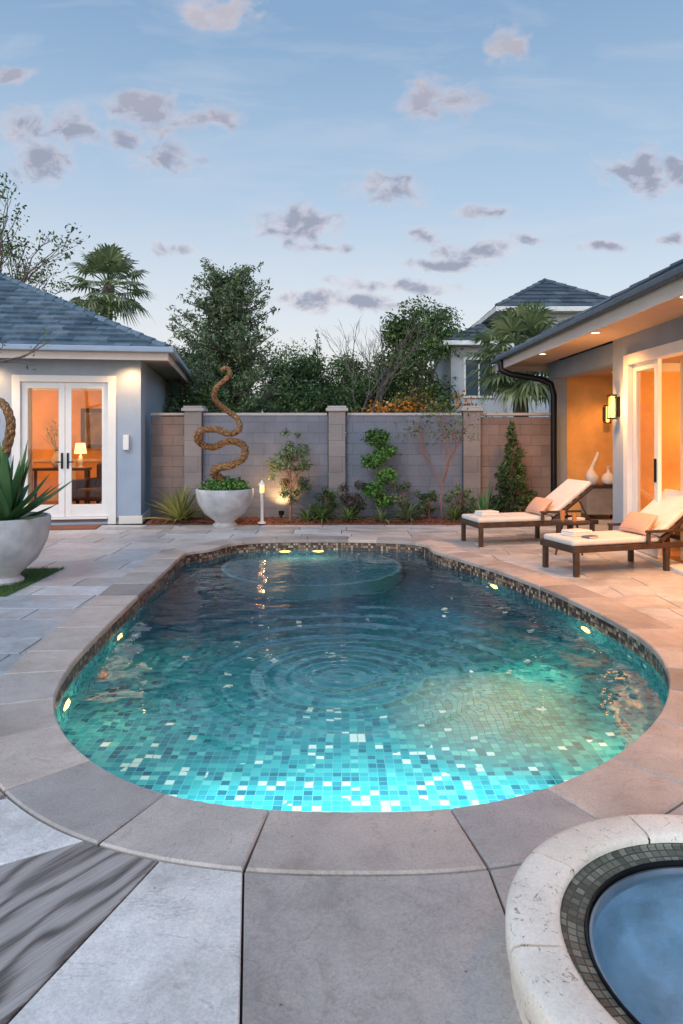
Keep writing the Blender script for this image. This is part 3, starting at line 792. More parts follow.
# roof
xe=-.82; b=MB(); hp=hip(b,xe,8.6,-11,3.75,3.09,.53,.29,.29,.05); rf=b.obj('roof',[M_roofdark],mh)
b=MB(); ridgecaps(b,hp); b.obj('ridge_cap',[M_roofdark],rf,smooth=50)
b=MB(); b.box(xe,-.001,-11,3.75,2.975,3.0); b.box(0,8,3.551,3.75,2.975,3.0); b.obj('soffit',[M_soffit],mh)
b=MB(); b.box(xe-.03,xe,-11,3.78,2.88,3.10); b.box(xe,8,3.75,3.78,2.88,3.10); b.obj('fascia',[M_fascia],mh)
b=MB(); b.box(xe-.11,xe-.031,-11,3.86,3.03,3.12); b.box(xe-.03,8,3.781,3.86,3.03,3.12); b.obj('gutter',[M_roofdark],rf,bevel=.02)
b=MB().tube([(xe-.07,3.2,3.03),(xe-.07,3.15,2.84),(xe+.1,3.1,2.76),(-.2,2.98,2.66),(0,2.93,2.56),(.05,2.92,2.36),(.05,2.92,1.0),(.05,2.92,.06)],.058,10); b.obj('downspout',[M_black],mh,smooth=50)
for y,pw in ((-.8,170),(-3.2,260),(1.6,135),(-5.6,240)): downlight(mh,-.55,y,2.974,pw,(1,.42,.12))
downlight(mh,1.0,2.4,2.738,85,(1,.46,.14))
# wall sconce
sc=D.objects.new('wall_lamp',None); COL.objects.link(sc); sc.parent=mh; sc.location=(-.002,-.22,2.0)
b=MB().box(-.02,0,-.05,.05,-.14,.14).box(-.11,-.02,-.015,.015,.12,.14).box(-.15,-.05,-.055,.055,.155,.175).box(-.15,-.05,-.055,.055,-.175,-.155)
for sx in (-.144,-.056):
    for sy in (-.05,.05): b.box(sx-.006,sx+.006,sy-.006,sy+.006,-.155,.155)
b.obj('bracket',[M_black],sc)
MB().lathe([(.032,-.150),(.036,-.1),(.036,.1),(.032,.150)],16,c=(-.10,0,0)).obj('lamp_glass',[M_lampglow],sc,smooth=60)
l=light('lamp','POINT',(-.24,-.05,0),34,(1,.46,.14),sc,.05); l.visible_glossy=False
sc_glow=D.objects.new('wall_lamp',None); COL.objects.link(sc_glow); sc_glow.parent=mh; sc_glow.location=(1.18,3.335,2.0); sc_glow.rotation_euler=(0,0,rad(90))  # lantern copy added in the alcove to stand for a reflected glow
for o in list(sc.children):
    if o.type=='MESH':
        n=o.copy(); COL.objects.link(n); n.parent=sc_glow

# console and vases in the alcove
ct=top('console_table',(4.93,13.02,0),'small grey console table in the lit alcove','table')
MB().box(-.34,.34,-.19,.19,.60,.65).obj('table_top',[M_dark],ct,bevel=.006)
MB().box(-.31,.31,-.17,.17,.10,.60).obj('cabinet',[simple('grey_wood',(.25,.22,.2),.6)],ct,bevel=.006)
for x in (-.28,.28): MB().box(x-.03,x+.03,-.15,.15,0,.10).obj('leg',[M_dark],ct)
v=top('vase',(4.80,12.98,.651),'tall white curved sculptural vase','vase')
b=MB(); pts=[];rr=[]
for k in range(15):
    u=k/14; pts.append((-.07*math.sin(u*4.2)+.02,0,u*.62)); rr.append(.015+.105*math.sin(min(1,u*1.6+.15)*math.pi)**1 if u<.5 else .028+.02*(1-u))
b.tube(pts,[max(.02,r_) for r_ in rr],14); b.obj('vessel',[M_white],v,smooth=60)
v=top('vase',(5.06,12.94,.651),'low rounded white vase','vase')
MB().lathe([(.05,0),(.12,.05),(.135,.12),(.09,.2),(.035,.24),(.03,.32),(.05,.35)],20,capb=True).obj('vessel',[M_white],v,smooth=60)

# ------------------------------------------------------------------ neighbour house
nb=top('neighbour_house',(4.6,20.4,0),'two-storey grey neighbour house with dark hipped roof','house')
M_nb=simple('pale_grey_render',(.44,.45,.46),.85,0,.08,2,.002); M_nbw=simple('pale_trim',(.64,.63,.60),.6)
b=MB().box(.35,3.55,0,4.4,0,5.25).box(-1.25,.35,.5,4.4,0,4.35); b.obj('wall',[M_nb],nb)
b=MB(); hp=hip(b,-.05,3.95,-.4,4.8,5.36,.60,.32,.36,.04); hp2=hip(b,-1.6,1.7,.1,4.6,4.43,.5,.32,.36,.04); rf=b.obj('roof',[M_roofdark],nb)
b=MB(); ridgecaps(b,hp); b.obj('ridge_cap',[M_roofdark],rf)
b=MB().box(-.08,3.98,-.43,4.83,5.23,5.37).box(-1.63,.34,.07,4.6,4.31,4.44).box(.33,3.57,-.02,-.001,2.9,3.04); b.obj('fascia',[M_nbw],nb)
Mwin=simple('dark_glass',(.05,.07,.09),.12,0,.2,2,0)
for x,z,w,h,y in ((.55,3.4,.7,1.3,0),(1.7,3.4,.7,1.3,0),(2.7,3.4,.55,1.3,0),(-.8,2.8,.8,1.1,.5)):
    fr_=MB().box(x-.07,x,y-.05,y-.002,z-.07,z+h+.07).box(x+w,x+w+.07,y-.05,y-.002,z-.07,z+h+.07).box(x,x+w,y-.05,y-.002,z+h,z+h+.07).box(x,x+w,y-.05,y-.002,z-.07,z).box(x+w/2-.02,x+w/2+.02,y-.045,y-.002,z,z+h).obj('window',[M_nbw],nb)
    MB().box(x,x+w,y-.02,y-.003,z,z+h).obj('glass',[Mwin],fr_)

# ------------------------------------------------------------------ trees and plants
def tree(name,loc,label,cat,h,tr,crown,ncl,nleaf,lsz,fm,bark=None,clr=.3,trunk_top=.6,aspect=.5,seed=0,group=None):
    random.seed(seed+11); np.random.seed(seed+5)
    o=top(name,loc,label,cat,group=group); cx,cy,cz,rx,ry,rz=crown
    cl=[]
    for k in range(ncl):
        a=U(0,6.283); z=U(-1,1); rr=math.sqrt(1-z*z)*U(.45,1)
        s=clr*U(.55,1.25)
        cl.append((cx+rx*rr*math.cos(a),cy+ry*rr*math.sin(a),cz+rz*z*U(.7,1),rx*s,ry*s,rx*s*.8))
    b=MB(); n=7; tp=(cx*.6,cy*.6,h*trunk_top)
    pts=[(tp[0]*k/n+.05*math.sin(k*1.7)*tr*4,tp[1]*k/n+.05*math.cos(k*2.1)*tr*4,tp[2]*k/n) for k in range(n+1)]
    b.tube(pts,[tr*(1.25-.75*k/n) if k else tr*1.5 for k in range(n+1)],9)
    for c_ in cl[:min(26,ncl)]:
        st=Vector(pts[random.randint(3,n)]); e=Vector(c_[:3]); md=st.lerp(e,.5)+Vector((U(-.1,.1),U(-.1,.1),U(-.1,.15)))*rx
        b.tube([st,md,e],[tr*.38,tr*.22,tr*.06],5)
    b.obj('trunk',[bark or M_bark],o,smooth=60)
    b=MB(); b.leaves(cl,nleaf,lsz,aspect); b.obj('crown',[fm],o)
    return o
def feather_tree(name,loc,label,h,seed):
    random.seed(seed); np.random.seed(seed); o=top(name,loc,label,'tree'); b=MB(); lf=MB(); cl=[]
    b.tube([(0,0,0),(.05,0,h*.3),(-.05,.05,h*.6),(.0,0,h*.95)],[.16,.12,.07,.02],8)
    N=90
    for k in range(N):
        u=.2+.74*(k+U(0,1))/N; a=k*2.399+U(-.4,.4); L=(2.1*(1-u)**.55+.32)*U(.7,1.15)
        p=Vector((0,0,h*u)); d=Vector((math.cos(a),math.sin(a),U(.3,.75))).normalized()
        q=p+d*L; mdl=p+d*L*.5+Vector((0,0,-.06))
        b.tube([p,mdl,q],[.035,.022,.006],5)
        for j in range(8):
            s=p.lerp(q,.2+.8*j/7)+Vector((U(-.12,.12),U(-.12,.12),U(-.05,.1))); r_=.22*(1.25-.9*j/7)+.05
            cl.append((s.x,s.y,s.z,r_,r_,r_*.8))
    b.obj('trunk',[M_bark],o,smooth=60); lf.leaves(cl,27000,.115,.34); lf.obj('crown',[F_blue],o); return o
feather_tree('garden_tree',(-2.95,17.6,0),'tall feathery grey-green tree behind the wall',5.9,21)
spec=[((-4.4,23,0),5.0,(0,0,3.2,1.5,1.3,1.3),F_dark),((-1.3,21.5,0),4.4,(0,0,2.8,1.3,1.2,1.3),F_dark),((-.2,26,0),5.0,(0,0,3.1,1.6,1.3,1.5),F_mid),((1.4,24,0),4.0,(0,0,2.5,1.4,1.2,1.2),F_dark),
((2.45,21.0,0),5.9,(0,0,3.8,1.55,1.2,1.8),F_mid),((-6.5,27,0),5.4,(0,0,3.5,2.0,1.5,1.4),F_dark),((1.6,31,0),5.2,(0,0,3.2,2.4,1.6,1.7),F_mid),((-3.0,30,0),5.9,(0,0,3.6,2.6,1.6,1.8),F_mid),((3.8,27,0),6.9,(0,0,4.6,1.5,1.2,2.0),F_dark)]
for i,(l,h,cr_,fm) in enumerate(spec):
    lab='broad leafy tree with dark green crown behind the wall' if fm is F_dark else 'rounded mid-green tree behind the wall'
    tree('leafy_tree',l,lab,'tree',h,.14,cr_,36,9500,.12,fm,clr=.38,seed=i*3,group='trees behind the garden wall')
def conifer(name,loc,label,h,r,n,sz,fm,seed=1):
    random.seed(seed); np.random.seed(seed); o=top(name,loc,label,'conifer'); cl=[]
    for k in range(60):
        u=k/59; a=k*2.4; rr=r*(1-u)**.85*U(.6,1.3); cl.append((math.cos(a)*rr*.7,math.sin(a)*rr*.7,h*(.08+.9*u),max(.05,rr*.4),max(.05,rr*.4),h*.03+.03))
    MB().tube([(0,0,0),(0,0,h*.95)],[r*.09,.01],7).obj('trunk',[M_bark],o)
    MB().leaves(cl,n,sz,.3).obj('crown',[fm],o); return o
conifer('conifer_tree',(-.85,24,0),'small pointed conifer above the treeline',5.3,1.0,4500,.12,F_dark)
conifer('cypress_shrub',(3.12,12.5,.03),'loose dark conifer shrub by the wall end',1.80,.48,3400,.085,F_dark,8)
def bare(name,loc,label,h,r,depth,seed,spread=.55,leaf=None,nl=0,lean=(0,0),lsz=.10,bark=None):
    random.seed(seed); np.random.seed(seed); o=top(name,loc,label,'tree'); b=MB(); tips=[]
    def br(p,d,L,r_,k):
        q=p+d*L; m_=p+d*L*.5+Vector((U(-1,1),U(-1,1),U(-.3,.6)))*L*.07
        b.tube([p,m_,q],[r_,r_*.85,r_*.68],6 if k<2 else 4)
        if k>=depth: tips.append(q); return
        for j in range(3 if k<4 else 2):
            dd=(d+Vector((U(-1,1),U(-1,1),U(-.35,.75)))*spread*1.3).normalized(); br(p+d*L*(.6+.4*U(0,1)) if j else q,dd,L*U(.62,.85),r_*.62,k+1)
    br(Vector((0,0,0)),Vector((lean[0],lean[1],1)).normalized(),h*.3,r,0)
    b.obj('trunk',[bark or M_bark],o)
    if leaf:
        l=MB(); l.leaves([(t_.x,t_.y,t_.z,.3,.3,.2) for t_ in tips],nl,lsz,.5); l.obj('crown',[leaf],o)
    return o
bare('bare_tree',(.75,19.7,0),'leafless grey tree above the shrubs',6.2,.07,6,5,.42,bark=M_barkpale)
bare('sparse_tree',(-11.6,24,0),'tall thin tree with sparse leaves behind the roof',8.8,.17,6,8,.55,F_mid,4000,lsz=.13)
bare('sapling',(1.86,12.55,.03),'slender sapling with sparse leaves against the wall',2.3,.02,4,31,.42,F_mid,420,lsz=.06,bark=M_barkred)
o=top('slim_tree',(-4.75,7.7,0),'slim tree with a thin twiggy bough above the agave','tree')
b=MB(); b.tube([(0,0,0),(.04,0,1.2),(0,.02,2.3),(-.1,0,3.4),(-.2,0,4.2)],[.05,.045,.038,.025,.01],8)
b.tube([(0,.02,2.25),(.45,-.05,2.38),(.9,-.12,2.40),(1.25,-.16,2.47),(1.6,-.2,2.66)],[.026,.02,.015,.010,.004],6)
tw=[]
for k,(p,q) in enumerate([((.8,-.1,2.40),(1.05,-.2,2.60)),((.95,-.12,2.41),(1.3,-.05,2.38)),((1.2,-.16,2.46),(1.42,-.3,2.50)),((1.3,-.16,2.5),(1.5,-.1,2.75)),((.6,-.06,2.38),(.85,0,2.52)),((-.1,0,3.2),(.3,.1,3.7)),((-.05,0,2.9),(-.5,.1,3.4))]):
    b.tube([p,[(p[i]+q[i])/2+.015 for i in range(3)],q],[.009,.006,.003],5); tw.append(q)
b.obj('trunk',[M_bark],o,smooth=60); np.random.seed(2)
MB().leaves([(q[0],q[1],q[2],.10,.08,.06) for q in tw]+[(1.55,-.2,2.64,.08,.06,.06),(-.2,0,4.1,.5,.4,.4)],130,.06,.4).obj('crown',[F_mid],o)
def palm(name,loc,label,h,tr,cr_,nf,seed,nbl=18,dr=(.18,.4),e0=82,e1=125):
    random.seed(seed); o=top(name,loc,label,'palm tree'); b=MB(); n=14
    b.tube([(.08*math.sin(k*.5),0,h*k/n) for k in range(n+1)],[tr*(1.25 if k<2 else 1.0+.12*(k%2)) for k in range(n+1)],10); b.obj('trunk',[M_bark],o,smooth=60)
    b=MB()
    for k in range(nf):
        a=k*2.399+U(-.2,.2); el=rad(e0-e1*(k/nf)+U(-8,8)); L=cr_*.6*U(.85,1.1)
        d=Vector((math.cos(a)*math.cos(el),math.sin(a)*math.cos(el),math.sin(el))); p=Vector((0,0,h)); q=p+d*L-Vector((0,0,L*.1))
        b.tube([p,p.lerp(q,.5)+Vector((0,0,.04)),q],[.022,.016,.012],4)
        sd=Vector((-math.sin(a),math.cos(a),0)); up=d.cross(sd)
        for j in range(nbl):
            w=rad(-100+200*j/(nbl-1)); dd=(d*math.cos(w)+sd*math.sin(w)).normalized(); l=cr_*.5*U(.85,1.1)*(1-.3*abs(w)/2)
            t_=q+dd*l*.6; e=q+dd*l+Vector((0,0,-l*U(*dr))); s2=dd.cross(up).normalized()*.024*cr_
            b.add([q,t_-s2,e,t_+s2],[(0,1,2,3)])
    b.obj('crown',[F_palm],o); return o
palm('fan_palm',(4.25,15.9,0),'fan palm with drooping leaves beside the neighbour house',3.4,.17,1.45,64,3)
palm('fan_palm',(-8.9,26,0),'tall fan palm behind the pool house roof',7.3,.2,1.75,46,6)
o=tree('flowering_shrub',(1.55,14.2,0),'shrub with orange flowers behind the wall','shrub',2.3,.05,(0,0,1.75,1.15,.4,.68),26,4600,.07,F_olive,clr=.35,seed=50)
np.random.seed(3); random.seed(3); fo=MB().leaves([(x,-.15,U(1.9,2.4),.34,.25,.2) for x in (-1.0,-.75,-.45,-.2,.1,.4,.75,1.0)],420,.065,.9).obj('flowers',[F_flower],o); fo['kind']='stuff'
tree('garden_shrub',(-.9,14.6,0),'dense green shrub behind the wall','shrub',2.4,.06,(0,0,1.7,1.7,.5,.85),26,5000,.09,F_dark,clr=.35,seed=51)
tree('garden_shrub',(-3.9,16.5,0),'dense green shrub behind the wall','shrub',2.6,.06,(0,0,1.9,1.3,.5,1.0),26,4500,.09,F_mid,clr=.35,seed=52)
tree('garden_shrub',(3.0,17.0,0),'dense green shrub behind the wall','shrub',2.2,.06,(0,0,1.4,1.4,.5,.8),26,4500,.09,F_mid,clr=.35,seed=53)
# bed plants
tree('bronze_shrub',(-.93,12.5,.03),'airy bronze and green shrub in the bed','shrub',1.65,.022,(0,0,1.0,.40,.3,.72),38,3800,.05,F_blue,M_barkred,clr=.34,seed=60)
tree('bronze_shrub',(1.15,12.62,.03),'low silvery shrub in the bed','shrub',.8,.015,(0,0,.42,.3,.25,.35),14,900,.05,F_blue,M_barkred,clr=.35,seed=61)
tree('purple_shrub',(.22,12.58,.03),'dark purple leafy shrub in the bed','shrub',.8,.015,(0,0,.42,.3,.25,.32),14,1200,.05,F_purple,M_barkred,clr=.4,seed=62)
tree('purple_shrub',(-.3,12.62,.03),'dark leafy shrub in the bed','shrub',.7,.015,(0,0,.3,.26,.22,.26),12,800,.05,F_dark,M_barkred,clr=.4,seed=63)
tree('purple_shrub',(1.62,12.62,.03),'dark leafy shrub in the bed','shrub',.7,.015,(0,0,.28,.26,.22,.24),12,800,.05,F_dark,M_barkred,clr=.4,seed=64)
tree('bronze_shrub',(2.2,12.66,.03),'low silvery shrub in the bed','shrub',.8,.015,(0,0,.38,.26,.2,.32),14,900,.05,F_blue,M_barkred,clr=.35,seed=65)
o=top('cloud_pruned_shrub',(.69,12.62,.03),'bright green cloud-pruned shrub trained up the wall','shrub')
MB().tube([(0,0,0),(.05,0,.4),(-.06,0,.8),(.08,0,1.2),(0,0,1.62)],[.03,.026,.022,.018,.01],7).obj('trunk',[M_bark],o)
np.random.seed(9); MB().leaves([(-.1,-.05,.55,.24,.15,.16),(.14,-.05,.82,.22,.15,.15),(-.13,-.05,1.08,.22,.15,.15),(.12,-.05,1.27,.22,.14,.15),(-.03,-.05,1.52,.26,.15,.18),(.1,-.05,.35,.2,.14,.12)],3800,.055,.7).obj('crown',[F_bright],o)
def clump(name,loc,label,n,L,W_,el,droop,fm,seed,cat='plant'):
    random.seed(seed); o=top(name,loc,label,cat); b=MB()
    for k in range(n):
        b.blade((U(-.05,.05)*L,U(-.05,.05)*L,0),k*2.399+U(-.2,.2),rad(U(*el)),L*U(.7,1.1),W_*U(.8,1.2),U(*droop),7)
    b.obj('leaves',[fm],o,smooth=60); return o
clump('spiky_grass',(-2.93,12.38,.03),'yellow-green spiky grass clump in the mulch',120,.76,.038,(20,85),(.2,.9),F_yellow,70)
clump('strap_leaf_plant',(-.35,12.42,.03),'arching green strap-leaf plant in the bed',60,.58,.04,(30,85),(.6,1.6),F_mid,71)
clump('strap_leaf_plant',(1.2,12.36,.03),'arching green strap-leaf plant in the bed',60,.55,.035,(30,85),(.6,1.6),F_blue,72)
clump('strap_leaf_plant',(.15,12.36,.03),'arching green strap-leaf plant in the bed',50,.45,.035,(30,85),(.6,1.6),F_mid,74)
clump('agave',(2.62,12.45,.03),'green agave rosette in the bed',30,.72,.08,(15,80),(-.2,.3),F_agave,73,'agave')
clump('strap_leaf_plant',(-.62,12.36,.03),'arching green strap-leaf plant in the bed',44,.42,.03,(30,85),(.6,1.6),F_mid,75)
clump('strap_leaf_plant',(2.05,12.4,.03),'arching green strap-leaf plant in the bed',50,.46,.03,(30,85),(.6,1.6),F_mid,76)
clump('strap_leaf_plant',(.72,12.34,.03),'arching green strap-leaf plant in the bed',44,.38,.03,(30,85),(.6,1.6),F_blue,77)
random.seed(5); b=MB()
for k in range(900):
    x=U(-3.45,2.85); yy=U(12.2,12.85); M=Matrix.Translation((x,yy,.055))@Matrix.Rotation(U(0,6.28),4,'Z')@Matrix.Rotation(U(-.6,.6),4,'X')
    b.box(-.03,.03,-.011,.011,-.005,.005,0,M)
tag(b.obj('mulch_chips',[M_soil]),'loose red bark chips on the planting bed','mulch',kind='stuff')

# urn with sculpture
def bowl(name,loc,label,R_,H_,rb):
    o=top(name,loc,label,'planter')
    MB().lathe([(rb*.9,0),(rb*1.05,.0),(rb*1.08,.03),(rb*.85,.07),(rb*.9,.10),(R_*.72,H_*.35),(R_*.93,H_*.62),(R_,H_*.85),(R_*1.01,H_*.97),(R_*.99,H_),(R_*.93,H_*1.0),(R_*.91,H_*.93),(R_*.90,H_*.86)],48,capb=True).obj('bowl',[M_pot],o,smooth=50)
    MB().lathe([(R_*.905,H_*.87),(R_*.5,H_*.9),(.001,H_*.92)],32).obj('soil',[M_soil],o)
    return o
bowl('planter_bowl',(-2.05,12.0,0),'pale round footed planter bowl by the wall',.50,.66,.20)
o=top('planter_shrub',(-2.05,12.0,.60),'low green planting filling the bowl','shrub')
np.random.seed(4); MB().leaves([(math.cos(a)*.24,math.sin(a)*.24,.1,.22,.22,.13) for a in np.linspace(0,6,9)]+[(0,0,.16,.2,.2,.12)],2600,.05,.6).obj('leaves',[F_bright],o)
def coil(name,loc,label,ctl,r0):
    o=top(name,loc,label,'sculpture'); n=len(ctl); P=[Vector(c_) for c_ in ctl]; pts=[]
    for i in range(n-1):
        p0,p1,p2,p3=P[max(0,i-1)],P[i],P[i+1],P[min(n-1,i+2)]
        for s in range(9):
            t=s/9; pts.append(.5*((2*p1)+(p2-p0)*t+(2*p0-5*p1+4*p2-p3)*t*t+(3*p1-p0-3*p2+p3)*t**3))
    pts.append(P[-1]); N=len(pts)-1; b=MB()
    for q in range(4):
        sp=[];rr=[]
        pa=None
        for k,p in enumerate(pts):
            tt=(pts[min(k+1,N)]-pts[max(k-1,0)]).normalized()
            a=tt.cross(Vector((.2,1,.1))) if pa is None else pa-tt*pa.dot(tt)
            a.normalize(); pa=a; bb=tt.cross(a); w=2*math.pi*q/4+k*.42; e=r0*(1-.5*k/N)
            sp.append(p+(a*math.cos(w)+bb*math.sin(w))*e*.55); rr.append(e*.58*(1+.08*math.sin(k*1.3+q)))
        b.tube(sp,rr,8)
    b.obj('coil',[M_copper],o,smooth=60); return o
S1=[(-.02,0,0),(-.06,0,.12),(-.18,-.06,.22),(-.10,-.16,.33),(.16,-.20,.38),(.34,-.02,.52),(.30,.16,.72),(.03,.22,.79),(-.25,.16,.68),(-.46,0,.78),(-.42,-.14,.96),(-.13,-.2,1.0),(.10,-.16,.92),(.26,-.02,1.0),(.19,.14,1.20),(-.02,.12,1.36),(-.17,-.02,1.52),(-.15,-.08,1.71),(.0,-.04,1.86),(.09,.02,1.98),(.02,.03,2.08),(-.06,.0,2.04)]
coil('spiral_sculpture',(-2.05,12.0,.70),'twisted copper vine sculpture rising from the bowl',S1,.072)
bowl('planter_bowl',(-3.66,7.4,.0),'large pale footed planter bowl holding an agave',.47,.72,.19)
clump('agave',(-3.64,7.38,.64),'large dark green agave in the pale bowl',38,.90,.165,(12,84),(-.25,.35),F_agave,80,'agave')
S2=[(.0,0,0),(-.05,.0,.4),(.08,0,.7),(.17,-.03,.95),(.18,-.04,1.15),(.08,-.02,1.32),(-.07,.02,1.34),(-.15,.02,1.22),(-.08,0,1.10),(.03,0,1.13)]
coil('spiral_sculpture',(-3.86,7.62,.64),'twisted copper vine sculpture behind the agave',S2,.06)

# lawn strip
b=MB(); sheet(b,[rect(-7,-3.32,6.75,8.15)],.006); tag(b.obj('lawn',[M_grassbase]),'small strip of lawn under the planter','lawn',kind='structure')
random.seed(3); b=MB()
for k in range(9000):
    x=U(-5.2,-3.3);yy=U(6.74,8.16); a=U(0,6.28); h=U(.02,.05); dx,dy=math.cos(a)*.003,math.sin(a)*.003
    b.add([(x-dx,yy-dy,.006),(x+dx,yy+dy,.006),(x+U(-.02,.02),yy+U(-.02,.02),h)],[(0,1,2)])
tag(b.obj('grass',[F_grass]),'short green grass blades of the lawn strip','grass',kind='stuff')

# path lamp and wall uplight
o=top('path_lamp',(-1.42,12.2,.02),'white lantern-style path lamp glowing in the bed','garden lamp')
MB().lathe([(.075,0),(.075,.02),(.03,.04),(.027,.52),(.042,.54),(.042,.56)],16,capb=True).obj('post',[M_paintwhite],o,smooth=40)
MB().lathe([(.036,.561),(.038,.60),(.038,.66),(.036,.68)],16).obj('lamp_glass',[M_lampglow],o,smooth=40)
MB().lathe([(.065,.68),(.06,.70),(.03,.74),(.012,.77),(.001,.78)],16,capb=True).obj('lamp_cap',[M_paintwhite],o,smooth=40)
light('lamp','POINT',(0,.09,.62),12,(1,.58,.24),o,.04)
o=top('garden_uplight',(-1.12,12.72,.04),'small black uplight washing the wall behind the shrub','garden lamp')
MB().lathe([(.02,0),(.02,.06),(.05,.07),(.055,.15),(.05,.15),(.045,.12)],14,capb=True).obj('housing',[M_black],o,smooth=40)
MB().lathe([(.046,.125),(.001,.128)],14,capt=True).obj('lens',[M_down],o)
l=light('lamp','SPOT',(0,0,.16),66,(1,.52,.18),o,.03,spot_size=rad(120),spot_blend=.9); l.rotation_euler=(rad(165),0,0)

# ------------------------------------------------------------------ loungers
def pillowmesh(sx,sy,sz,n=18):
    b=MB(); vs=[];fs=[]
    for s in (1,-1):
        o=len(vs)
        for j in range(n+1):
            for i in range(n+1):
                u=-1+2*i/n;v=-1+2*j/n; k=(max(0,(1-u*u))*max(0,(1-v*v)))**.42
                pinch=1-.07*(1-abs(u))*abs(v)**3; pv=1-.07*(1-abs(v))*abs(u)**3
                vs.append((u*sx*pv,v*sy*pinch,s*sz*k))
        for j in range(n):
            for i in range(n):
                f=(o+j*(n+1)+i,o+j*(n+1)+i+1,o+(j+1)*(n+1)+i+1,o+(j+1)*(n+1)+i); fs.append(f if s>0 else f[::-1])
    b.add(vs,fs); return b
def pillowmat():
    m,t=newmat('orange_pattern_fabric'); p=t.obj(); x,y,z=t.xyz(p)
    w=t.m('SINE',t.m('MULTIPLY',t.m('ADD',x,y),140.)); w2=t.m('SINE',t.m('MULTIPLY',t.m('SUBTRACT',x,y),140.))
    f=t.m('MULTIPLY',w,w2)
    c=t.ramp(t.m('ADD',f,.5),[(.3,(.50,.26,.17)),(.6,(.58,.34,.23)),(.9,(.66,.44,.32))])
    t.out(t.bsdf(col=c,rough=.9,nor=t.bump(t.noise(p,200,2),.002))); return m
M_pillow=pillowmat()
lg=top('sun_lounger',(2.50,7.96,0),'dark wood sun lounger with cream cushions and a peach pillow','sun lounger',rotz=rad(17),group='loungers beside the pool')
Wd=.33
b=MB(); b.box(0,1.95,-Wd,-Wd+.045,.27,.335); b.box(0,1.95,Wd-.045,Wd,.27,.335); b.box(0,.05,-Wd+.045,Wd-.045,.27,.335); b.box(1.9,1.95,-Wd+.045,Wd-.045,.27,.33)
for k in range(11): b.box(.10+k*.115,.17+k*.115,-Wd+.045,Wd-.045,.305,.325)
b.obj('frame',[M_dark],lg,bevel=.006)
for x in (.06,1.30,1.86):
    for s in (-1,1):
        b=MB(); b.box(-.028,.028,-.028,.028,0,.27); b.obj('leg',[M_dark],lg,bevel=.005,loc=(x,s*(Wd-.03),0))
ang=rad(36); Mb=Matrix.Translation((1.22,0,.335))@Matrix.Rotation(-ang,4,'Y')
b=MB(); b.box(0,.80,-Wd,-Wd+.04,0,.04,0,Mb); b.box(0,.80,Wd-.04,Wd,0,.04,0,Mb)
for k in range(6): b.box(.06+k*.13,.12+k*.13,-Wd+.04,Wd-.04,.008,.028,0,Mb)
b.tube([(1.66,-Wd+.05,.62),(1.84,-Wd+.05,.30)],.014,6); b.tube([(1.66,Wd-.05,.62),(1.84,Wd-.05,.30)],.014,6)
b.obj('back_frame',[M_dark],lg,bevel=.005)
for s in (-1,1):
    b=MB(); b.box(-.03,.62,-.03,.03,.46,.49); b.box(-.02,.02,-.02,.02,.335,.46); b.obj('armrest',[M_dark],lg,bevel=.008,loc=(1.02,s*(Wd+.0),0))
MB().box(.02,1.2,-Wd+.03,Wd-.03,.337,.410).obj('seat_cushion',[M_cushion],lg,bevel=.03,seg=4)
b=MB(); b.box(.03,.84,-Wd+.03,Wd-.03,.042,.115,0,Mb); b.obj('back_cushion',[M_cushion],lg,bevel=.03,seg=4)
lg2=copytree(lg,(1.86,10.02,0),rad(14))
def R3(par,x,y,z): return Matrix.Translation(par.location)@Matrix.Rotation(par.rotation_euler[2],4,'Z')@Vector((x,y,z))
for L_ in (lg,lg2):
    rz=L_.rotation_euler[2]
    pw=top('throw_pillow',R3(L_,1.14,-.02,.535),'soft peach throw pillow on the lounger','pillow')
    pw.rotation_euler=(Matrix.Rotation(rz,4,'Z')@Matrix.Rotation(-rad(48),4,'Y')@Matrix.Rotation(rad(90),4,'Z')).to_euler()
    pillowmesh(.24,.15,.075).obj('pillow',[M_pillow],pw,smooth=180)
    tw=top('folded_towel',R3(L_,.32,.06,.411),'folded white towel on the lounger foot','towel',rotz=rz+.15)
    b=MB()
    for k in range(3): b.box(-.15+.006*k,.15,-.11,.11-.004*k,.001+k*.021,.020+k*.021)
    b.obj('towel',[M_paintwhite],tw,bevel=.009,seg=3)
M_bookcov=simple('blue_book_cover',(.10,.13,.18),.5,0,.1,5)
bk=top('book',R3(lg,.34,-.17,.411),'small dark blue book on the lounger foot','book',rotz=rad(30))
MB().box(-.08,.08,-.055,.055,0,.003).box(-.08,.08,-.055,.055,.022,.025).box(-.08,-.077,-.055,.055,.003,.022).obj('cover',[M_bookcov],bk)
MB().box(-.076,.076,-.051,.051,.0035,.0215).obj('pages',[M_cushion],bk)
# side table with drinks
st=top('side_table',(3.02,9.0,0),'small round dark side table between the loungers','side table')
MB().lathe([(.001,.44),(.24,.44),(.245,.45),(.245,.465),(.235,.472),(.001,.472)],32).obj('table_top',[M_dark],st,smooth=40)
for k in range(3):
    a=k*2.094+.4; MB().tube([(math.cos(a)*.2,math.sin(a)*.2,0),(math.cos(a)*.1,math.sin(a)*.1,.44)],.014,8).obj('leg',[M_dark],st)
M_drink=simple('amber_glass',(.5,.2,.06),.1,0,.1)
for x,yy,hh in ((-.1,.02,.13),(.02,-.08,.11)):
    d=top('drinking_glass',(3.02+x,9.0+yy,.473),'amber drink tumbler on the side table','glass')
    MB().lathe([(.028,0),(.034,hh),(.031,hh),(.026,.008),(.001,.008)],18,capb=True).obj('tumbler',[M_drink],d,smooth=40)
bk=top('book',(3.12,9.06,.473),'closed pale book on the side table','book',rotz=.4)
MB().box(-.09,.09,-.065,.065,0,.003).box(-.09,.09,-.065,.065,.025,.028).box(-.09,-.087,-.065,.065,.003,.025).obj('cover',[M_white],bk)
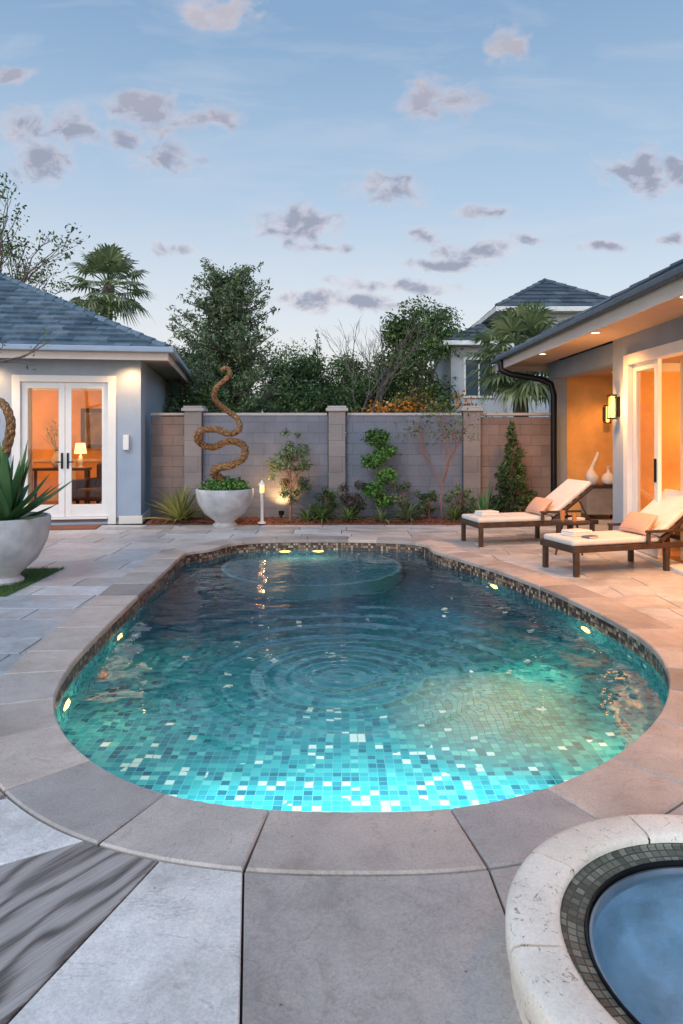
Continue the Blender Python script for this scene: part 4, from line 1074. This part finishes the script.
MB().box(-.086,.086,-.06,.06,.0035,.0245).obj('pages',[M_cushion],bk)
rs=top('sideboard',(5.5,9.42,.03),'low dark sideboard inside the main house','sideboard')
MB().box(-.8,.8,-.22,.22,.12,.8).obj('cabinet',[M_dark],rs,bevel=.01)
for x in (-.7,.7):
    for yy in (-.15,.15): MB().box(x-.03,x+.03,yy-.03,yy+.03,0,.12).obj('leg',[M_black],rs)
tablelamp((5.0,9.40,.831),'white table lamp with glowing shade on the sideboard',10)
pf=top('picture_frame',(5.35,9.71,1.85),'framed picture on the amber living room wall','picture')
MB().box(-.45,.45,-.03,0,-.35,.35).obj('frame',[M_dark],pf,bevel=.01)
MB().box(-.38,.38,-.038,-.031,-.28,.28).obj('print',[simple('pale_print',(.5,.42,.32),.8,0,.6,3)],pf)

# ------------------------------------------------------------------ world
w=D.worlds.new('World'); SC.world=w; w.use_nodes=True; t=NT(w.node_tree)
dirv=t.v('NORMALIZE',t.n('ShaderNodeTexCoord').outputs['Generated']); x,y,z=t.xyz(dirv)
base=t.ramp(z,[(0,(.90,.84,.79)),(.07,(.84,.83,.83)),(.17,(.67,.75,.84)),(.32,(.42,.57,.755)),(.52,(.24,.39,.60)),(1,(.14,.26,.48))])
left=t.mapr(x,-.5,.4,1.,0.)
base=t.mix(t.m('MULTIPLY',left,t.mapr(z,.0,.45,.24,0.)),base,(.98,.85,.75))
sky=t.n('ShaderNodeTexSky',sky_type='NISHITA'); sky.sun_disc=False; sky.sun_elevation=rad(4); sky.sun_rotation=rad(200)
base=t.mix(1.,base,t.mix(1.,sky.outputs[0],(.015,.015,.015),'MULTIPLY'),'ADD')
ys=t.m('MAXIMUM',y,.05); u=t.m('DIVIDE',x,ys); v_=t.m('DIVIDE',z,ys); uv=t.comb(u,v_,0.)
nz=t.noise(t.comb(u,t.m('MULTIPLY',v_,1.35),0.),22.,7,.60,.5)
soft=t.noise(t.comb(u,t.m('MULTIPLY',v_,1.7),4.),30.,3,.55)
warp=t.v('ADD',uv,t.v('MULTIPLY',t.v('SUBTRACT',t.n('ShaderNodeTexNoise',{'Vector':uv,'Scale':10.,'Detail':3.}).outputs[1],(.5,.5,.5)),(.08,.04,0)))
CL=[(215,12,38,12),(24,124,19,14),(46,155,28,19),(72,128,21,14),(145,112,30,17),(168,158,27,12),(120,135,17,9),(205,115,24,13),(172,246,14,7),(298,223,34,15),(325,247,20,7),(440,100,34,16),(392,192,34,13),(428,232,16,7),(478,212,18,7),(478,250,32,9),(508,40,17,16),(655,172,42,18),(602,245,20,5),(345,302,66,8),(400,285,54,6),(522,240,14,5),(10,72,18,9),(680,242,14,5),(440,262,40,5)]
acc=None
for (px,py,rx,ry) in CL:
    cxy=((px-341.5)/683,(435-py)/683,0); sc_=(683/(rx*1.45),683/(ry*1.5),0)
    ln=t.v('LENGTH',t.v('MULTIPLY',t.v('SUBTRACT',warp,cxy),sc_),out=1)
    k=t.m('SUBTRACT',1.,ln)
    acc=k if acc is None else t.m('MAXIMUM',acc,k)
acc=t.m('MAXIMUM',acc,-.25)
den=t.m('ADD',acc,t.m('MULTIPLY',t.m('SUBTRACT',nz,.48),2.9))
al=t.n('ShaderNodeMapRange',{0:den,1:-.1,2:1.0,3:0.,4:.92},interpolation_type='SMOOTHSTEP').outputs[0]
al=t.m('MULTIPLY',al,t.mapr(acc,-.25,.1,0.,1.))
msk=t.mapr(y,.05,.2,0.,1.)
al=t.m('MULTIPLY',al,msk)
core=t.mapr(t.m('ADD',den,t.m('MULTIPLY',t.m('SUBTRACT',soft,.5),1.2)),.0,.85,0.,1.)
ccol=t.mix(core,(.82,.70,.73),(.33,.36,.47))
ccol=t.mix(t.mapr(z,.38,.53,0.,.45),ccol,(.84,.70,.69))
ci=t.noise(t.comb(t.m('MULTIPLY',u,1.2),t.m('MULTIPLY',v_,5.),2.),3.,4,.6,.5)
base=t.mix(t.m('MULTIPLY',t.mapr(ci,.48,.8,0.,.30),msk),base,(.76,.76,.82))
base=t.mix(al,base,ccol)
back=t.mapr(y,.1,-.8,1.,2.4)
bg=t.n('ShaderNodeBackground',{'Color':base,'Strength':back})
t.out(bg.outputs[0],True)

sun=light('sun','SUN',(0,0,10),1.3,(1,.93,.86)); sun.data.angle=rad(20)
sun.rotation_euler=(rad(50),0,rad(-30))

cam=D.cameras.new('camera'); co=D.objects.new('camera',cam); COL.objects.link(co)
co.location=(0,0,1.6); co.rotation_euler=(rad(90),0,0); cam.lens=24; cam.sensor_width=36; cam.sensor_fit='AUTO'; cam.shift_y=-77/1024; cam.clip_end=1000; cam.clip_start=.05
SC.camera=co
SC.view_settings.view_transform='Standard'; SC.view_settings.look='None'; SC.view_settings.exposure=0; SC.view_settings.gamma=1
